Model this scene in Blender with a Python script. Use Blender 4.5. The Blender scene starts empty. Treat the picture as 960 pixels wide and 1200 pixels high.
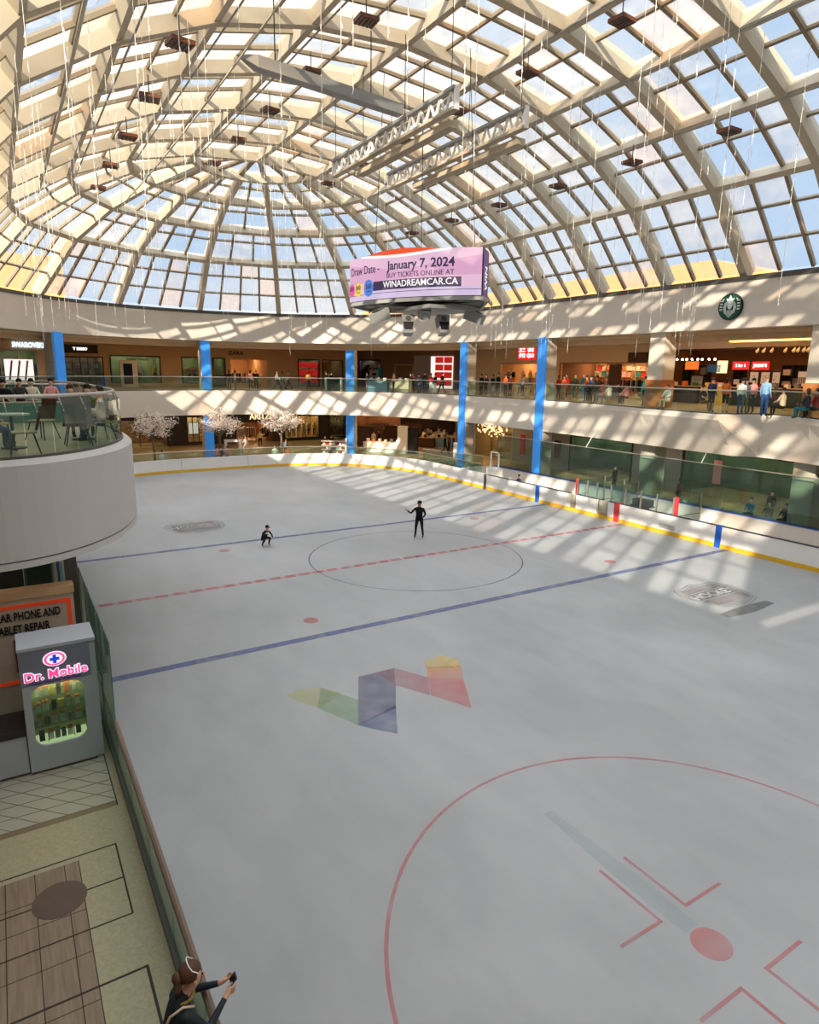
SKY_BLUE=(184,206,232); SKY_CLOUD=(232,230,230); SKY=1.3; SKYZ=5.2; SUN=10.5; SAZ=0.70; SEL=0.42; EXPO2=0.08
import bpy, bmesh, math, random
from mathutils import Vector, Matrix
import numpy as np
RND = random.Random(7)
PI = math.pi
sc = bpy.context.scene
COL = sc.collection
# ---------------------------------------------------------------- camera
F0, PITCH, YAW, ROLL = 767.251, 0.21, 0.555, 0.0145
CAM = np.array([-14.7562, -23.2303, 7.8495])
Fv = np.array([math.sin(YAW)*math.cos(PITCH), math.cos(YAW)*math.cos(PITCH), -math.sin(PITCH)])
Ra = np.array([math.cos(YAW), -math.sin(YAW), 0.0]); Ua = np.cross(Ra, Fv)
Rv = Ra*math.cos(ROLL)+Ua*math.sin(ROLL); Uv = -Ra*math.sin(ROLL)+Ua*math.cos(ROLL)
def proj(x, y, z):
    d = np.array([x, y, z])-CAM; w = d@Fv
    return (480+F0*(d@Rv)/w, 600-F0*(d@Uv)/w) if w > .2 else (-9999, -9999)
cam = bpy.data.cameras.new('camera'); camo = bpy.data.objects.new('camera', cam); COL.objects.link(camo)
cam.sensor_fit = 'HORIZONTAL'; cam.sensor_width = 36; cam.lens = 36*F0/960; cam.clip_end = 500; cam.clip_start = .1
camo.matrix_world = Matrix(((Rv[0], Uv[0], -Fv[0], CAM[0]), (Rv[1], Uv[1], -Fv[1], CAM[1]), (Rv[2], Uv[2], -Fv[2], CAM[2]), (0, 0, 0, 1)))
sc.camera = camo
vs = sc.view_settings
vs.view_transform = 'Standard'; vs.look = 'None'; vs.gamma = 1; vs.use_curve_mapping = False; vs.exposure = EXPO = 0.0
sc.cycles.use_denoising = True
sc.cycles.max_bounces = 9; sc.cycles.diffuse_bounces = 4; sc.cycles.transparent_max_bounces = 24
sc.cycles.sample_clamp_indirect = 6
# ---------------------------------------------------------------- materials
def srgb(r, g, b):
    f = lambda c: c/12.92 if c <= .04045 else ((c+.055)/1.055)**2.4
    return (f(r/255), f(g/255), f(b/255), 1)
MATS = {}
def mat(name, rgb, rough=.6, metal=0, emit=0, var=0, scale=3.0, spec=.4, bump=0, ecol=None):
    if name in MATS: return MATS[name]
    m = bpy.data.materials.new(name); m.use_nodes = True; nt = m.node_tree; b = nt.nodes['Principled BSDF']
    c = srgb(*rgb)
    b.inputs['Base Color'].default_value = c; b.inputs['Roughness'].default_value = rough
    b.inputs['Metallic'].default_value = metal; b.inputs['Specular IOR Level'].default_value = spec
    if emit:
        b.inputs['Emission Color'].default_value = srgb(*(ecol or rgb)); b.inputs['Emission Strength'].default_value = emit
    if var or bump:
        tc = nt.nodes.new('ShaderNodeTexCoord'); n = nt.nodes.new('ShaderNodeTexNoise'); n.inputs['Scale'].default_value = scale
        n.inputs['Detail'].default_value = 5; nt.links.new(tc.outputs['Object'], n.inputs['Vector'])
        if var:
            mx = nt.nodes.new('ShaderNodeMix'); mx.data_type = 'RGBA'
            mx.inputs['A'].default_value = tuple(max(0, v*(1-var)) for v in c[:3])+(1,)
            mx.inputs['B'].default_value = tuple(min(1, v*(1+var)) for v in c[:3])+(1,)
            nt.links.new(n.outputs['Fac'], mx.inputs['Factor']); nt.links.new(mx.outputs['Result'], b.inputs['Base Color'])
        if bump:
            bp = nt.nodes.new('ShaderNodeBump'); bp.inputs['Strength'].default_value = bump; bp.inputs['Distance'].default_value = .02
            nt.links.new(n.outputs['Fac'], bp.inputs['Height']); nt.links.new(bp.outputs['Normal'], b.inputs['Normal'])
    MATS[name] = m; return m
def glassmat(name, tint, haze=0.0, hazecol=(200, 205, 205), gloss=1.0, seams=0):
    m = bpy.data.materials.new(name); m.use_nodes = True; nt = m.node_tree; nt.nodes.clear()
    o = nt.nodes.new('ShaderNodeOutputMaterial'); t = nt.nodes.new('ShaderNodeBsdfTransparent'); t.inputs['Color'].default_value = srgb(*tint)
    g = nt.nodes.new('ShaderNodeBsdfGlossy'); g.inputs['Roughness'].default_value = .03; g.inputs['Color'].default_value = (gloss, gloss, gloss, 1)
    lw = nt.nodes.new('ShaderNodeLayerWeight'); pw = nt.nodes.new('ShaderNodeMath'); pw.operation = 'POWER'; pw.inputs[1].default_value = 5
    fr = nt.nodes.new('ShaderNodeMath'); fr.operation = 'MULTIPLY_ADD'; fr.inputs[1].default_value = .9; fr.inputs[2].default_value = .05
    lw.inputs['Blend'].default_value = .5; nt.links.new(lw.outputs['Facing'], pw.inputs[0]); nt.links.new(pw.outputs[0], fr.inputs[0])
    mx = nt.nodes.new('ShaderNodeMixShader'); nt.links.new(fr.outputs[0], mx.inputs[0]); nt.links.new(t.outputs[0], mx.inputs[1]); nt.links.new(g.outputs[0], mx.inputs[2])
    last = mx
    if haze:
        tl = nt.nodes.new('ShaderNodeBsdfTranslucent'); tl.inputs['Color'].default_value = srgb(*hazecol)
        df = nt.nodes.new('ShaderNodeBsdfDiffuse'); df.inputs['Color'].default_value = srgb(*hazecol)
        h = nt.nodes.new('ShaderNodeMixShader'); h.inputs[0].default_value = .3; nt.links.new(tl.outputs[0], h.inputs[1]); nt.links.new(df.outputs[0], h.inputs[2])
        n = nt.nodes.new('ShaderNodeTexNoise'); n.inputs['Scale'].default_value = .8; tc = nt.nodes.new('ShaderNodeTexCoord'); nt.links.new(tc.outputs['Object'], n.inputs['Vector'])
        mr = nt.nodes.new('ShaderNodeMapRange'); mr.inputs['From Min'].default_value = .3; mr.inputs['From Max'].default_value = .7
        mr.inputs['To Min'].default_value = haze*.5; mr.inputs['To Max'].default_value = min(1, haze*1.5); nt.links.new(n.outputs['Fac'], mr.inputs['Value'])
        m2 = nt.nodes.new('ShaderNodeMixShader'); nt.links.new(mr.outputs[0], m2.inputs[0]); nt.links.new(last.outputs[0], m2.inputs[1]); nt.links.new(h.outputs[0], m2.inputs[2]); last = m2
    nt.links.new(last.outputs[0], o.inputs['Surface'])
    MATS[name] = m; return m
M = lambda n: MATS[n]
mat('plaster', (222, 211, 194), .75, var=.04, scale=1.2)
mat('fascia_white', (224, 214, 200), .6, var=.03, scale=.7)
mat('steel_cream', (186, 173, 150), .55, var=.06, scale=1.5)
mat('steel_grey', (150, 150, 146), .5, var=.05)
mat('steel_dark', (88, 84, 78), .5)
mat('mullion', (142, 126, 102), .5)
mat('rail_steel', (190, 184, 172), .3, metal=.7)
mat('rail_bronze', (128, 112, 100), .35, metal=.6)
mat('blue_panel', (58, 140, 225), .5, var=.12, scale=2.2, emit=.32)
mat('board_white', (236, 233, 228), .45, var=.03, scale=2)
mat('kick_yellow', (226, 178, 40), .45)
mat('board_cap', (60, 66, 82), .4)
mat('stripe_blue', (28, 92, 190), .45)
mat('stripe_red', (205, 62, 66), .45)
mat('tile_tan', (176, 156, 122), .35, var=.12, scale=1.5)
mat('terrazzo', (176, 170, 140), .45, var=.2, scale=26)
mat('ceiling_tan', (184, 162, 134), .7, var=.05)
mat('wall_tan', (204, 174, 134), .7, var=.08)
mat('wall_brown', (136, 110, 86), .6, var=.1)
mat('black', (24, 23, 24), .45)
mat('charcoal', (52, 50, 50), .5, var=.1)
mat('dark_wood', (74, 50, 34), .5, var=.2)
mat('wood', (176, 112, 62), .5, var=.2, scale=6)
mat('light_wood', (200, 172, 128), .5, var=.1)
mat('white', (238, 236, 232), .5)
mat('concrete', (184, 176, 160), .7, var=.07)
mat('brick_out', (214, 150, 96), .8, var=.12)
mat('teal_bench', (96, 150, 140), .4, var=.1)
mat('lamp_warm', (255, 206, 150), .5, emit=42)
mat('lamp_white', (255, 240, 220), .5, emit=32)
mat('lamp_amber', (255, 178, 92), .5, emit=5)
mat('sign_white', (255, 255, 255), .5, emit=1.6)
mat('sign_blue', (190, 225, 255), .5, emit=2.2)
mat('sign_red', (225, 30, 36), .5, emit=1.1)
mat('sign_gold', (250, 222, 168), .5, emit=1.3)
mat('sign_orange', (240, 110, 40), .5, emit=.9)
glassmat('roof_glass', (226, 232, 236), .10)
glassmat('roof_glass_hazy', (214, 216, 218), .42, (206, 204, 200))
glassmat('roof_glass_cloud_tint', (236, 222, 212), .4, (226, 206, 190))  # pink of the clouds behind is put into the glass tint
glassmat('rail_glass', (190, 216, 208), 0.05, (180, 206, 196))
glassmat('clear_glass', (228, 238, 236), 0.03, (220, 232, 230))
glassmat('green_glass', (182, 208, 198), 0.07, (160, 190, 184))
glassmat('shop_glass', (205, 220, 214), 0.02)
# ---------------------------------------------------------------- mesh helpers
class MB:
    def __init__(s): s.v = []; s.f = []; s.mi = []; s.cur = 0
    def add(s, vs, fs):
        n = len(s.v); s.v += [tuple(float(c) for c in v) for v in vs]; s.f += [tuple(i+n for i in f) for f in fs]; s.mi += [s.cur]*len(fs); return s
    def box(s, x0, y0, z0, x1, y1, z1):
        x0, x1 = sorted((x0, x1)); y0, y1 = sorted((y0, y1)); z0, z1 = sorted((z0, z1))
        return s.add([(x0, y0, z0), (x1, y0, z0), (x1, y1, z0), (x0, y1, z0), (x0, y0, z1), (x1, y0, z1), (x1, y1, z1), (x0, y1, z1)],
                     [(0, 3, 2, 1), (4, 5, 6, 7), (0, 1, 5, 4), (1, 2, 6, 5), (2, 3, 7, 6), (3, 0, 4, 7)])
    def obox(s, c, ax, ay, z0, z1, hx, hy):
        """box with horizontal axes ax, ay (2D unit) centred at c"""
        c = Vector(c[:2]); ax = Vector(ax); ay = Vector(ay)
        P = [c-ax*hx-ay*hy, c+ax*hx-ay*hy, c+ax*hx+ay*hy, c-ax*hx+ay*hy]
        return s.add([(p.x, p.y, z0) for p in P]+[(p.x, p.y, z1) for p in P],
                     [(0, 3, 2, 1), (4, 5, 6, 7), (0, 1, 5, 4), (1, 2, 6, 5), (2, 3, 7, 6), (3, 0, 4, 7)])
    def beam(s, a, b, w, h, up=(0, 0, 1)):
        a = Vector(a); b = Vector(b); d = (b-a).normalized(); u = Vector(up); r = d.cross(u)
        if r.length < 1e-4: r = d.cross(Vector((1, 0, 0)))
        r.normalize(); u = r.cross(d)
        o = [r*(-w/2)+u*(-h/2), r*(w/2)+u*(-h/2), r*(w/2)+u*(h/2), r*(-w/2)+u*(h/2)]
        return s.add([a+q for q in o]+[b+q for q in o], [(0, 3, 2, 1), (4, 5, 6, 7), (0, 1, 5, 4), (1, 2, 6, 5), (2, 3, 7, 6), (3, 0, 4, 7)])
    def tube(s, pts, r, n=6, cap=True):
        pts = [Vector(p) for p in pts]; R = r if isinstance(r, (list, tuple)) else [r]*len(pts)
        base = len(s.v); prev = None
        vs = []; fs = []
        for i, p in enumerate(pts):
            d = (pts[min(i+1, len(pts)-1)]-pts[max(i-1, 0)]).normalized()
            if prev is None:
                a = d.cross(Vector((0, 0, 1)))
                if a.length < .05: a = d.cross(Vector((1, 0, 0)))
            else: a = prev-d*prev.dot(d)
            a.normalize(); prev = a; b = d.cross(a)
            for k in range(n):
                t = 2*PI*k/n; vs.append(p+(a*math.cos(t)+b*math.sin(t))*R[i])
        for i in range(len(pts)-1):
            for k in range(n):
                fs.append((i*n+k, i*n+(k+1) % n, (i+1)*n+(k+1) % n, (i+1)*n+k))
        if cap: fs.append(tuple(range(n-1, -1, -1))); fs.append(tuple((len(pts)-1)*n+k for k in range(n)))
        return s.add(vs, fs)
    def disc(s, c, r, z=None, n=40, r0=0, a0=0, a1=2*PI):
        full = abs(a1-a0-2*PI) < 1e-6; vs = []; fs = []
        m = n if full else n+1
        for k in range(m):
            t = a0+(a1-a0)*k/n; vs.append((c[0]+r*math.cos(t), c[1]+r*math.sin(t), c[2]))
        if r0 > 0:
            for k in range(m):
                t = a0+(a1-a0)*k/n; vs.append((c[0]+r0*math.cos(t), c[1]+r0*math.sin(t), c[2]))
            for k in range(n): j = (k+1) % m; fs.append((k, j, m+j, m+k))
        else: fs.append(tuple(range(m)))
        return s.add(vs, fs)
    def prism(s, poly, z0, z1):
        n = len(poly); return s.add([(p[0], p[1], z0) for p in poly]+[(p[0], p[1], z1) for p in poly],
            [tuple(range(n-1, -1, -1)), tuple(range(n, 2*n))]+[(k, (k+1) % n, n+(k+1) % n, n+k) for k in range(n)])
    def ball(s, c, r, n=8, m=6):
        r = r if isinstance(r, (tuple, list)) else (r, r, r); vs = [(c[0], c[1], c[2]-r[2])]; fs = []
        for i in range(1, m):
            a = -PI/2+PI*i/m
            for k in range(n): t = 2*PI*k/n; vs.append((c[0]+r[0]*math.cos(a)*math.cos(t), c[1]+r[1]*math.cos(a)*math.sin(t), c[2]+r[2]*math.sin(a)))
        vs.append((c[0], c[1], c[2]+r[2])); L = len(vs)-1
        for k in range(n):
            fs.append((0, 1+(k+1) % n, 1+k)); fs.append((L, L-n+k, L-n+(k+1) % n))
            for i in range(m-2): fs.append((1+i*n+k, 1+i*n+(k+1) % n, 1+(i+1)*n+(k+1) % n, 1+(i+1)*n+k))
        return s.add(vs, fs)
    def sweep(s, path, prof, closed=True, caps=True):
        """path: list of functions off->(x,y); prof: list of (off,z) or a callable(i) giving that list"""
        n = None
        base = []; fs = []; vs = []
        for i, pf in enumerate(path):
            pr_ = prof(i) if callable(prof) else prof
            n = len(pr_)
            for (o, z) in pr_: x, y = pf(o); vs.append((x, y, z))
        for i in range(len(path)-1):
            for k in range(n if closed else n-1):
                j = (k+1) % n; fs.append((i*n+k, i*n+j, (i+1)*n+j, (i+1)*n+k))
        if closed and caps: fs.append(tuple(range(n))); fs.append(tuple((len(path)-1)*n+k for k in range(n-1, -1, -1)))
        return s.add(vs, fs)
    def mesh(s, name, mats, smooth=False):
        me = bpy.data.meshes.new(name); me.from_pydata(s.v, [], s.f)
        for m in mats: me.materials.append(MATS[m] if isinstance(m, str) else m)
        if any(s.mi): me.polygons.foreach_set('material_index', s.mi)
        if smooth: me.polygons.foreach_set('use_smooth', [True]*len(s.f))
        me.validate(); me.update(); return me
    def build(s, name, m, parent=None, smooth=False, **kw):
        mats = m if isinstance(m, (list, tuple)) else [m]
        return link(name, s.mesh(name, mats, smooth), parent, **kw)
def link(name, data, parent=None, **kw):
    o = bpy.data.objects.new(name, data); COL.objects.link(o)
    if parent is not None: o.parent = parent
    for k, v in kw.items(): o[k] = v
    return o
def thing(name, label, cat, loc=(0, 0, 0), rz=0, group=None, scale=1):
    o = bpy.data.objects.new(name, None); COL.objects.link(o); o.location = loc; o.rotation_euler = (0, 0, rz); o.scale = (scale,)*3
    o['label'] = label; o['category'] = cat; o.empty_display_size = .2
    if group: o['group'] = group
    return o
def tag(o, label, cat, group=None, kind=None):
    o['label'] = label; o['category'] = cat
    if group: o['group'] = group
    if kind: o['kind'] = kind
    return o
def copy_tree(o, parent=None):
    c = o.copy(); COL.objects.link(c)
    if parent is not None: c.parent = parent
    for ch in list(o.children): copy_tree(ch, c)
    return c
def struct(name, mb, m, parent=None, smooth=False):
    o = mb.build(name, m, parent, smooth); o['kind'] = 'structure'; return o
def sempty(name):
    o = bpy.data.objects.new(name, None); COL.objects.link(o); o['kind'] = 'structure'; return o
def text_mb(s, size, depth=.02, align='CENTER', bold=0, sx=1.0):
    """mesh data (verts, faces) of a line of text in its own x-y plane"""
    cu = bpy.data.curves.new('txt', 'FONT'); cu.body = s; cu.size = size; cu.extrude = depth/2; cu.align_x = align; cu.align_y = 'CENTER'
    cu.offset = bold; cu.resolution_u = 3
    o = bpy.data.objects.new('txt', cu); COL.objects.link(o)
    dg = bpy.context.evaluated_depsgraph_get(); me = bpy.data.meshes.new_from_object(o.evaluated_get(dg))
    vs = [(v.co.x*sx, v.co.y, v.co.z) for v in me.vertices]; fs = [tuple(p.vertices) for p in me.polygons]
    bpy.data.objects.remove(o); bpy.data.curves.remove(cu); bpy.data.meshes.remove(me)
    return vs, fs
def text_on(name, s, size, origin, ux, n, m, parent=None, depth=.03, bold=0, align='CENTER', sx=1.0, uy=(0, 0, 1), tidx=None, **kw):
    """text lying in plane through origin: ux = reading direction, uy = up, n = facing"""
    vs, fs = text_mb(s, size, depth, align, bold, sx); o = Vector(origin); ux = Vector(ux).normalized(); uy = Vector(uy).normalized(); n = Vector(n).normalized()
    mb = MB(); mb.add([o+ux*v[0]+uy*v[1]+n*(v[2]) for v in vs], fs)
    return mb.build(name, m, parent, **kw)
# ---------------------------------------------------------------- plan curves
RX, RB, CY, YS = 16.4, 15.3, 18.5, -30.0
def hall(n_arc=40, y0=YS, ystep=2.0, r=RX, b=RB):
    """open U around the hall from right-near over the far curve to left-near; gives (pathfuncs, base points, normals)"""
    P = []
    y = y0
    while y < CY-1e-6: P.append(((r, y), (1, 0))); y += ystep
    for k in range(n_arc+1):
        t = PI*k/n_arc; nx, ny = math.cos(t)*b, math.sin(t)*r; L = math.hypot(nx, ny); P.append(((r*math.cos(t), CY+b*math.sin(t)), (nx/L, ny/L)))
    y = CY-ystep
    ys = []
    while y > y0: ys.append(y); y -= ystep
    for y in ys+[y0]: P.append(((-r, y), (-1, 0)))
    fn = [(lambda o, p=p: (p[0][0]+p[1][0]*o, p[0][1]+p[1][1]*o)) for p in P]
    return fn, P
HALL, HP = hall()
def along(u, o, z=7.0, side=None):
    """point at offset o behind the hall curve that stands in photo column u"""
    best = None
    fn, P = FINE
    for i, f in enumerate(fn):
        x, y = f(o)
        if x < -13 and y < 24: continue
        pu = proj(x, y, z)[0]
        if best is None or abs(pu-u) < best[0]: best = (abs(pu-u), x, y, P[i][1])
    return best[1], best[2], best[3]
FINE = hall(240, ystep=.1)
Z1, Z2, Z2B, Z3, Z3T = .30, 6.09, 4.07, 10.2, 12.5
def rink(n=14, r=10.0, x=13.3, ye=28.9, y0=-30.0, y1l=None):
    P = []
    y = y0
    while y < ye-r-1e-6: P.append(((x, y), (1, 0))); y += 1.5
    for k in range(n+1): t = PI/2*k/n; P.append(((x-r+r*math.cos(t), ye-r+r*math.sin(t)), (math.cos(t), math.sin(t))))
    for k in range(1, 5): P.append((((x-r)*(1-2*k/5), ye), (0, 1)))
    for k in range(n+1): t = PI/2+PI/2*k/n; P.append(((-(x-r)+r*math.cos(t), ye-r+r*math.sin(t)), (math.cos(t), math.sin(t))))
    fn = [(lambda o, p=p: (p[0][0]+p[1][0]*o, p[0][1]+p[1][1]*o)) for p in P]
    return fn, P
RINK, RP = rink()
def bulge(y):
    """how far the upper gallery's right edge swings out over the rink at y"""
    if -5.0 <= y <= 7.5: t = (7.5-y)/12.5; return 2.3*math.sin(t*PI/2)**1.5
    if y < -6.4: t = min(1, (-6.4-y)/6.0); return 2.9*math.sin(t*PI/2)
    return 0.0 if y > 7.5 else .15
YS = -30.55
HALL, HP = hall(y0=YS, ystep=.875)
# ================================================================ ICE
def icemat():
    m = bpy.data.materials.new('ice'); m.use_nodes = True; nt = m.node_tree; b = nt.nodes['Principled BSDF']
    tc = nt.nodes.new('ShaderNodeTexCoord')
    def noise(s, d, sy=1):
        mp = nt.nodes.new('ShaderNodeMapping'); mp.inputs['Scale'].default_value = (1, sy, 1); nt.links.new(tc.outputs['Object'], mp.inputs['Vector'])
        n = nt.nodes.new('ShaderNodeTexNoise'); n.inputs['Scale'].default_value = s; n.inputs['Detail'].default_value = d; nt.links.new(mp.outputs[0], n.inputs['Vector']); return n
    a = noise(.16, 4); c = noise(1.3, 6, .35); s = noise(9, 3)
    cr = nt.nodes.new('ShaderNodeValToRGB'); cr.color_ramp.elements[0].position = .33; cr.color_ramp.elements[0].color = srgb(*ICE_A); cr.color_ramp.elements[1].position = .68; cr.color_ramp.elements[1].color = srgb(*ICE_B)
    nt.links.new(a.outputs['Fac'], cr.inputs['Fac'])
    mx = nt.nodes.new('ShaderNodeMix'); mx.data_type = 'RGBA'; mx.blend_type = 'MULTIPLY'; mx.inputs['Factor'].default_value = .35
    nt.links.new(cr.outputs[0], mx.inputs['A']); c2 = nt.nodes.new('ShaderNodeValToRGB'); c2.color_ramp.elements[0].position = .35; c2.color_ramp.elements[0].color = (.74, .75, .755, 1); c2.color_ramp.elements[1].position = .6  # streaky ice tone, faint reflections painted in with it
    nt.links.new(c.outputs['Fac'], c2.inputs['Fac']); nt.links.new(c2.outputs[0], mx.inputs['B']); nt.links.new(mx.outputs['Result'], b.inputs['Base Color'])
    mr = nt.nodes.new('ShaderNodeMapRange'); mr.inputs['To Min'].default_value = .38; mr.inputs['To Max'].default_value = .62; nt.links.new(c.outputs['Fac'], mr.inputs['Value']); nt.links.new(mr.outputs[0], b.inputs['Roughness'])
    b.inputs['Specular IOR Level'].default_value = .25
    MATS['ice'] = m
ICE_A, ICE_B = (152, 155, 156), (170, 172, 174)
mat('balcony_grey', (196, 193, 189), .6, var=.03, scale=.8)
icemat()
def faded(name, rgb, keep):
    """paint under the ice, scuffed: shows through by 'keep'"""
    m = bpy.data.materials.new(name); m.use_nodes = True; nt = m.node_tree; b = nt.nodes['Principled BSDF']
    b.inputs['Base Color'].default_value = srgb(*rgb); b.inputs['Roughness'].default_value = .5; b.inputs['Specular IOR Level'].default_value = .25
    tc = nt.nodes.new('ShaderNodeTexCoord'); n = nt.nodes.new('ShaderNodeTexNoise'); n.inputs['Scale'].default_value = 1.6; n.inputs['Detail'].default_value = 6; nt.links.new(tc.outputs['Object'], n.inputs['Vector'])
    mr = nt.nodes.new('ShaderNodeMapRange'); mr.inputs['From Min'].default_value = .3; mr.inputs['From Max'].default_value = .7; mr.inputs['To Min'].default_value = keep*.65; mr.inputs['To Max'].default_value = min(1, keep*1.3)
    nt.links.new(n.outputs['Fac'], mr.inputs['Value']); nt.links.new(mr.outputs[0], b.inputs['Alpha']); MATS[name] = m
faded('p_blue', (98, 108, 150), .62); faded('p_red', (200, 96, 102), .4); faded('p_redl', (206, 120, 122), .2); faded('p_circ', (96, 100, 118), .5)
faded('p_dark', (78, 80, 82), .3); faded('p_grey', (116, 118, 118), .22); faded('p_white', (226, 224, 220), .45)
faded('p_teal', (130, 176, 176), .13); faded('p_g', (120, 168, 110), .3); faded('p_y', (196, 196, 92), .26); faded('p_p', (96, 92, 130), .42); faded('p_pb', (84, 104, 152), .42)
faded('p_m', (182, 104, 124), .34); faded('p_r2', (216, 96, 96), .34); faded('p_o', (232, 150, 90), .34); faded('p_yy', (232, 200, 90), .34); faded('p_stain', (126, 106, 96), .10); faded('p_stainr', (140, 112, 112), .2)
mb = MB(); r_ = [(f(0.1)) for f in RINK]
poly = [(x, y) for x, y in r_]; poly = poly+[(-13.4, YS)]
poly[0] = (13.4, YS)
mb.prism(poly, -.2, 0)
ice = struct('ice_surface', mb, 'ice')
def onice(name, mb, m, z=.004):
    o = mb.build(name, m, ice); o.location.z = z; return o
def flat(pts): return MB().add([(p[0], p[1], 0) for p in pts], [tuple(range(len(pts)))])
for y in (6.0, -6.0):
    onice('blue_line', flat([(-13.2, y-.15), (13.2, y-.15), (13.2, y+.15), (-13.2, y+.15)]), 'p_blue')
mb = MB()
for k in range(44):
    x = -13.2+k*.6; mb.add([(x, -.14, 0), (x+.42, -.14, 0), (x+.42, .14, 0), (x, .14, 0)], [(0, 1, 2, 3)])
onice('red_line', mb, 'p_red')
onice('red_line_wash', flat([(-13.2, -.14), (13.2, -.14), (13.2, .14), (-13.2, .14)]), 'p_redl', .002)
def ring(cx, cy, r, w, m, nm='faceoff_circle', z=.004): onice(nm, MB().disc((cx, cy, 0), r+w/2, n=96, r0=r-w/2), m, z)
ring(0, 0, 4.6, .06, 'p_circ'); onice('faceoff_dot', MB().disc((0, 0, 0), .16), 'p_dark', .006)
for x in (-6.94, 6.94):
    for y in (-4.7, 4.9): onice('faceoff_dot', MB().disc((x, y, 0), .25), 'p_red')
    for y in (-18.9,):
        ring(x, y, 4.6, .06, 'p_red'); onice('faceoff_dot', MB().disc((x, y, 0), .28), 'p_r2', .006)
        for sx in (-1, 1):
            for sy in (-1, 1):
                q = MB(); q.add([(x+sx*.26, y+sy*.6, 0), (x+sx*1.15, y+sy*.6, 0), (x+sx*1.15, y+sy*.655, 0), (x+sx*.26, y+sy*.655, 0)], [(0, 1, 2, 3)])
                q.add([(x+sx*.26, y+sy*.655, 0), (x+sx*.315, y+sy*.655, 0), (x+sx*.315, y+sy*1.8, 0), (x+sx*.26, y+sy*1.8, 0)], [(0, 1, 2, 3)])
                onice('hash_mark', q, 'p_red')
# far end zone circles and goal line
# the streak left on the wet ice beside the near circle
onice('melt_streak', flat([(-7.05, -15.6), (-6.85, -15.6), (-6.78, -17.6), (-6.8, -18.6), (-7.1, -18.6), (-7.13, -17.4)]), 'p_teal')
def wtri(pts, m): onice('painted_letter_w', flat(pts), m, .004)
def I(u, v):  # photo column/row -> point on the ice plane
    d = Fv+Rv*(u-480)/F0-Uv*(v-600)/F0; t = -CAM[2]/d[2]; p = CAM+d*t; return (p[0], p[1])
wtri([I(336, 815), I(352, 808), I(362, 826), I(352, 823)], 'p_y'); wtri([I(352, 808), I(376, 806), I(400, 812), I(376, 830), I(362, 826)], 'p_y')
wtri([I(376, 806), I(420, 820), I(420, 850), I(372, 830)], 'p_g')
wtri([I(420, 793), I(462, 783), I(464, 803), I(464, 830), I(420, 850)], 'p_p'); wtri([I(420, 850), I(464, 826), I(466, 860), I(440, 855)], 'p_pb')
wtri([I(440, 788), I(462, 783), I(502, 794), I(504, 815), I(464, 803)], 'p_m'); wtri([I(502, 794), I(543, 796), I(553, 830), I(505, 815)], 'p_r2')
wtri([I(500, 782), I(540, 780), I(543, 796), I(502, 794)], 'p_o'); wtri([I(497, 775), I(516, 768), I(538, 773), I(540, 782), I(500, 784)], 'p_yy')
# club badges painted under the ice: right one (shield with crossed banner), left one (striped oval)
def badge(cx, cy, s, word=None):
    P = lambda L: [(cx+x*s, cy+y*s) for x, y in L]
    O = [(-1.2, 1.15), (-.5, 1.2), (0, 1.35), (.5, 1.2), (1.2, 1.15), (1.5, .55), (1.38, -.3), (1.0, -1.0), (.0, -1.3), (-1.0, -1.0), (-1.38, -.3), (-1.5, .55)]
    for k in range(len(O)):
        a, b = Vector(O[k]), Vector(O[(k+1) % len(O)]); onice('badge_outline', flat(P([a, b, b*.95, a*.95])), 'p_dark', .005)
        onice('badge_outline', flat(P([a*.9, b*.9, b*.875, a*.875])), 'p_dark', .005)
    onice('badge_field', flat(P([(x*.87, y*.87) for x, y in O])), 'p_grey', .003)
    onice('badge_stripe', flat(P([(-1.1, .55), (1.1, .55), (1.0, .95), (-1.0, .95)])), 'p_stainr', .006)
    onice('badge_stripe', flat(P([(-1.2, -.12), (1.2, -.12), (1.2, .48), (-1.2, .48)])), 'p_dark', .006)
    onice('badge_stripe', flat(P([(-1.05, -.75), (1.05, -.75), (1.18, -.2), (-1.18, -.2)])), 'p_stainr', .006)
    vs_, fs = text_mb(word or 'HOCKEY', .62*s, .0, 'CENTER', .02, 1.0); q = MB(); q.add([(cx+v[0], cy+.16*s+v[1], 0) for v in vs_], fs); onice('badge_lettering', q, 'p_white', .008)
badge(7.05, -9.7, .95)
for (a, b) in ((0, 1), (.12, .88)):
    onice('badge_scroll', flat([(5.2+a*.3, -10.95-a*.3), (6.5, -10.85-a*.4), (8.0-a*.3, -10.95-a*.3), (8.0-a*.3, -11.3+a*.3), (6.6, -11.45+a*.4), (5.2+a*.3, -11.35+a*.3)]), 'p_grey' if a else 'p_dark', .004+a*.02)
badge(-6.9, 10.0, 1.0, None)
# ================================================================ BOARDS
R_F = RINK
i_left = [i for i, p in enumerate(RP[1] if False else RP) if p[0][0] < -10]
boards = thing('dasher_boards', 'white dasher boards with a yellow kick strip curving round the ice', 'rink boards')
def rsub(f): return [fn for fn, p in zip(R_F, RP) if f(p[0])]
right_gates = [(-1.05, -.35), (1.55, 2.25), (11.85, 12.25)]
def seg_boards(yy0, yy1):
    mb = MB(); mb.box(13.3, yy0, .0, 13.42, yy1, 1.02); mb.build('board_panel', 'board_white', boards)
    MB().box(13.285, yy0, 0, 13.3, yy1, .2).build('kick_strip', 'kick_yellow', boards)
    MB().box(13.28, yy0, 1.02, 13.45, yy1, 1.05).build('cap_rail', 'board_cap', boards)
ys_ = [-30.5]
for a, b in [(1.2, 2.0), (3.6, 4.1), (12.0, 12.3)]: seg_boards(ys_[-1], a); ys_.append(b)
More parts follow.
